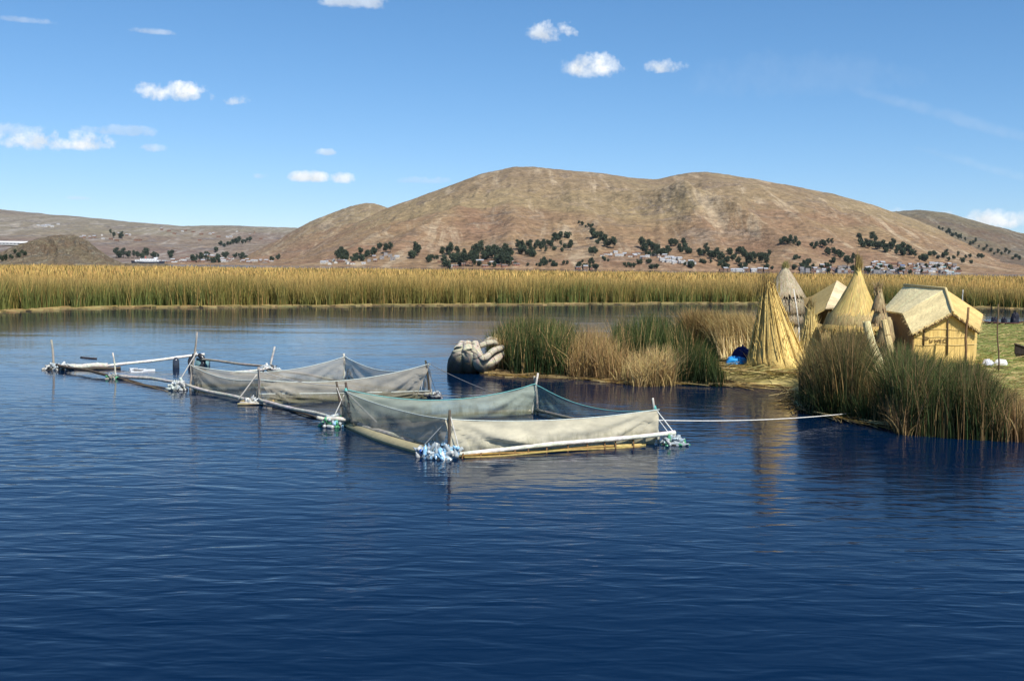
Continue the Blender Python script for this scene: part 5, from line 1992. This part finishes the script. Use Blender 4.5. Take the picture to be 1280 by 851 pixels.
def middle_pen():
    o0 = Vector((BF.x, BF.y, 0))
    root = empty('fish_pen', o0)
    L = lambda p: Vector(p) - o0
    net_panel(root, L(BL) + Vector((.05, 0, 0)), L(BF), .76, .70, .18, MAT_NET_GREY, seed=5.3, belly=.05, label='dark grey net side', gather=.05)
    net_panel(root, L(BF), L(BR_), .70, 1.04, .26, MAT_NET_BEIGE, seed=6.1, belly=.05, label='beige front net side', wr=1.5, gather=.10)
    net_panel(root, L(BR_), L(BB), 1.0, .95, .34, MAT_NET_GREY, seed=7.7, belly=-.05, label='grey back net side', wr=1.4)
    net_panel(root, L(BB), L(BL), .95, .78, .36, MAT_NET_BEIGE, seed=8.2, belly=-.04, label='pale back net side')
    # darker lower net strip of the front side, in and above the water
    net_panel(root, L(BF) + Vector((.0, -.06, 0)), L(BR_) + Vector((0, -.06, 0)), .30, .22, .02, MAT_NET_GREY, seed=9.2, belly=.06, zb=-.1, label='grey lower net strip')
    post(root, L(BF) + Vector((.0, 0, 0)), L(at(323, 459, BF.y)), GREYW, .05)
    post(root, L(BR_), L(at(532.5, 450, BR_.y)), DARKW, .036)
    post(root, L(BL) + Vector((0, 0, 0)), L(at(246, 415, BL.y)), GREYW, .038)
    post(root, L(BB), L(at(429.5, 442, BB.y)), WHITEW, .045)
    pole(root, L(BL) + Vector((-.1, -.1, .16)), L(BF) + Vector((-.05, -.12, .08)), .05, .055, (.55, .52, .46), sag=.03)
    pole(root, L(BF) + Vector((0, -.1, .12)), L(CL) + Vector((-.2, .05, .16)), .05, .05, (.55, .52, .46))
    pole(root, L(BF) + Vector((.3, -.05, .06)), L(CL) + Vector((-.3, .3, .0)), .03, .03, DARKW)
    pole(root, L(BF) + Vector((.2, .1, .12)), L(BR_) + Vector((.1, 0, .12)), .045, .045, GREYW)
    pole(root, L(BB) + Vector((0, .1, .08)), L(BR_) + Vector((0, .1, .08)), .045, .045, GREYW)
    pole(root, L(BL) + Vector((0, .1, .1)), L(BB) + Vector((0, .1, .08)), .045, .045, GREYW)
    # raft of boards under the front corner
    for k in range(5):
        q = L(BF) + Vector((-.55, -.28 + .09 * k, .03 + .01 * k))
        pole(root, q, q + Vector((.95, random.uniform(-.1, .1), .02)), .035, .03, random.choice([(.45, .36, .2), (.6, .56, .48), BAMBOO]), 'raft_log', bend=.015, n=5)
    float_bundle(root, L(BF) + Vector((-.15, .0, .02)), .5, .4, .16, [WHT, CLEAR, (.4, .36, .3)], 12, 16, label='small white float')
    float_bundle(root, L(BL) + Vector((-.35, -.15, -.05)), .55, .5, .40, [WHT, WHT, CLEAR, (.5, .55, .5)], 13, 42, label='white bagged float')
    float_bundle(root, L(BR_) + Vector((.05, .1, -.02)), .8, .5, .18, [(.2, .2, .2), CLEAR, (.1, .1, .12), GREYW], 14, 26, label='dark float')
    rope(root, [L(at(321, 468, BF.y)), L(BF) + Vector((-.6, -.1, .12))], .022, (.5, .47, .42))
    rope(root, [L(at(246, 440, BL.y)), L(BL) + Vector((-.3, -.1, .3))], .02, (.6, .58, .54))
    rope(root, [L(at(532, 452, BR_.y)), L(at(545, 490, BR_.y - .2))], .012)
    rope(root, [L(at(532, 453, BR_.y)), L(at(526, 490, BR_.y))], .010)
    rope(root, [L(at(322, 462, BF.y)), L(at(432, 482, CL.y + .1))], .010, sag=.12)
    rope(root, [L(at(532, 452, BR_.y)), L(at(620, 492, 30.2))], .010, (.2, .2, .2), sag=.05)
    tag(root, 'middle fish pen with grey and beige nets sagging between four posts', 'fish pen', 'net fish pens')


middle_pen()


def far_frame():
    A1, A2, A3, A4 = G2(145, 473), G2(68, 462), G2(243, 457), G2(337, 465)
    o0 = Vector((A1.x, A1.y, 0))
    root = empty('pen_frame', o0)
    L = lambda p: Vector(p) - o0
    post(root, L(A1), L(at(141, 441, A1.y)), WHITEW, .035)
    post(root, L(A2), L(at(64, 425, A2.y)), GREYW, .05)
    post(root, L(A4), L(at(343, 433, A4.y)), WHITEW, .045)
    pole(root, L(A2) + Vector((.1, 0, .17)), L(A1) + Vector((-.1, 0, .10)), .05, .05, DARKW)
    pole(root, L(A1) + Vector((.1, 0, .1)), L(BL) + Vector((-.3, .3, .2)), .06, .05, (.5, .47, .42))
    pole(root, L(A1) + Vector((.1, -.15, .02)), L(BL) + Vector((-.5, -.05, -.02)), .04, .03, DARKW)
    pole(root, L(at(84, 459, A2.y + .2)), L(at(136, 456.5, A2.y + .8)), .11, .10, WHITEW, 'log')
    pole(root, L(at(92, 461.5, A2.y + .0)), L(at(150, 459.5, A2.y + .5)), .06, .05, DARKW)
    pole(root, L(at(132, 457.5, A2.y + .7)), L(at(255, 443, A3.y)), .05, .05, (.74, .71, .64), bend=.02)
    pole(root, L(at(246, 448, A3.y)), L(at(333, 458.5, A4.y)), .045, .045, GREYW)
    pole(root, L(at(288, 466.5, A4.y - .6)), L(at(345, 459.5, A4.y)), .04, .05, (.6, .58, .52))
    pole(root, L(A4) + Vector((0, 0, .12)), L(BB) + Vector((0, .2, .1)), .05, .045, (.5, .48, .44))
    pole(root, L(A1) + Vector((.2, -.2, .0)), L(G2(208, 489)), .04, .03, (.16, .12, .07))
    float_bundle(root, L(A2) + Vector((0, 0, -.04)), .75, .5, .26, [WHT, WHT, CLEAR, (.5, .48, .42)], 21, 32, label='white float')
    float_bundle(root, L(at(83, 462, A2.y)) , .7, .4, .2, [WHT, CLEAR, (.6, .58, .5)], 22, 22, label='small white float')
    float_bundle(root, L(A1) + Vector((-.05, 0, -.04)), .55, .35, .16, [(.3, .34, .3), CLEAR, GREYW, GRN], 23, 20, label='small grey green float')
    float_bundle(root, L(at(337, 462, A4.y)), .7, .4, .16, [WHT, CLEAR, (.12, .12, .12)], 24, 20, label='small white float on the back corner')
    # old tyre and drum at the back corner
    b = MB()
    q = L(at(246, 452, A3.y - .2))
    ringp = [q + Vector((.26 * math.cos(t), .05 * math.sin(t), .26 * math.sin(t))) for t in [2 * math.pi * k / 24 for k in range(25)]]
    b.tube(ringp, [.09] * 25, (.03, .03, .035), 10)
    b.build('tyre', MAT_PLASTIC, root)
    b = MB()
    q = L(at(252, 454, A3.y))
    b.tube([q + Vector((-.2, 0, -.05)), q + Vector((.28, 0, -.05))], [.2, .2], (.18, .32, .34), 14)
    b.build('drum', MAT_PLASTIC, root)
    b = MB()
    q = L(at(220, 455, A3.y - 1.0))
    b.tube([q + Vector((0, 0, -.35)), q + Vector((0, 0, -.25)), q + Vector((0, 0, .15)), q + Vector((0, 0, .25))], [.06, .13, .12, .05], (.04, .05, .07), 12)
    b.build('buoy', MAT_PLASTIC, root)
    tag(root, 'empty outer pen frame of poles and floats without any net', 'pen frame')


far_frame()


def debris():
    b = MB()
    for k in range(9):
        q = pix(176 + random.uniform(-9, 12), 463 + random.uniform(-1.2, 1.6))
        b.box((q.x, q.y, .02), (random.uniform(.2, .5), random.uniform(.15, .4), .05), (.72, .74, .76), random.uniform(0, 3))
    o = b.build('floating_foam', MAT_CLOTH)
    tag(o, 'broken white foam sheet floating inside the empty frame', 'foam')
    pole_thing('drift_stick', 'dark thin stick drifting behind the empty frame', pix(101, 447), pix(120, 448, .02), .05, .03, (.06, .05, .05))


debris()


def mooring():
    b = MB()
    a, m, c = at(818, 525, CR.y), at(965, 521, 27.5), at(1102, 511.5, 29.5)
    pts = []
    for k in range(31):
        t = k / 30
        p = a.lerp(c, t)
        p.z -= .12 * 4 * t * (1 - t)
        pts.append(p)
    b.tube(pts, [.012] * 31, (.74, .72, .66), 6)
    tag(b.build('mooring_rope', MAT_ROPE), 'white rope stretched from the near pen to the reed clump', 'rope')
    b = MB()
    a, c = at(668, 488, CB_.y), at(470, 498, BR_.y + .5)
    c = at(536, 495, BR_.y)
    pts = []
    for k in range(25):
        t = k / 24
        p = a.lerp(c, t)
        p.z -= .05 * 4 * t * (1 - t)
        pts.append(p)
    b.tube(pts, [.014] * 25, (.45, .47, .48), 6)
    tag(b.build('tie_rope', MAT_ROPE), 'grey rope tying the near pen back post to the middle pen', 'rope')


mooring()
print('trees', cnt, 'objects', len(bpy.data.objects))
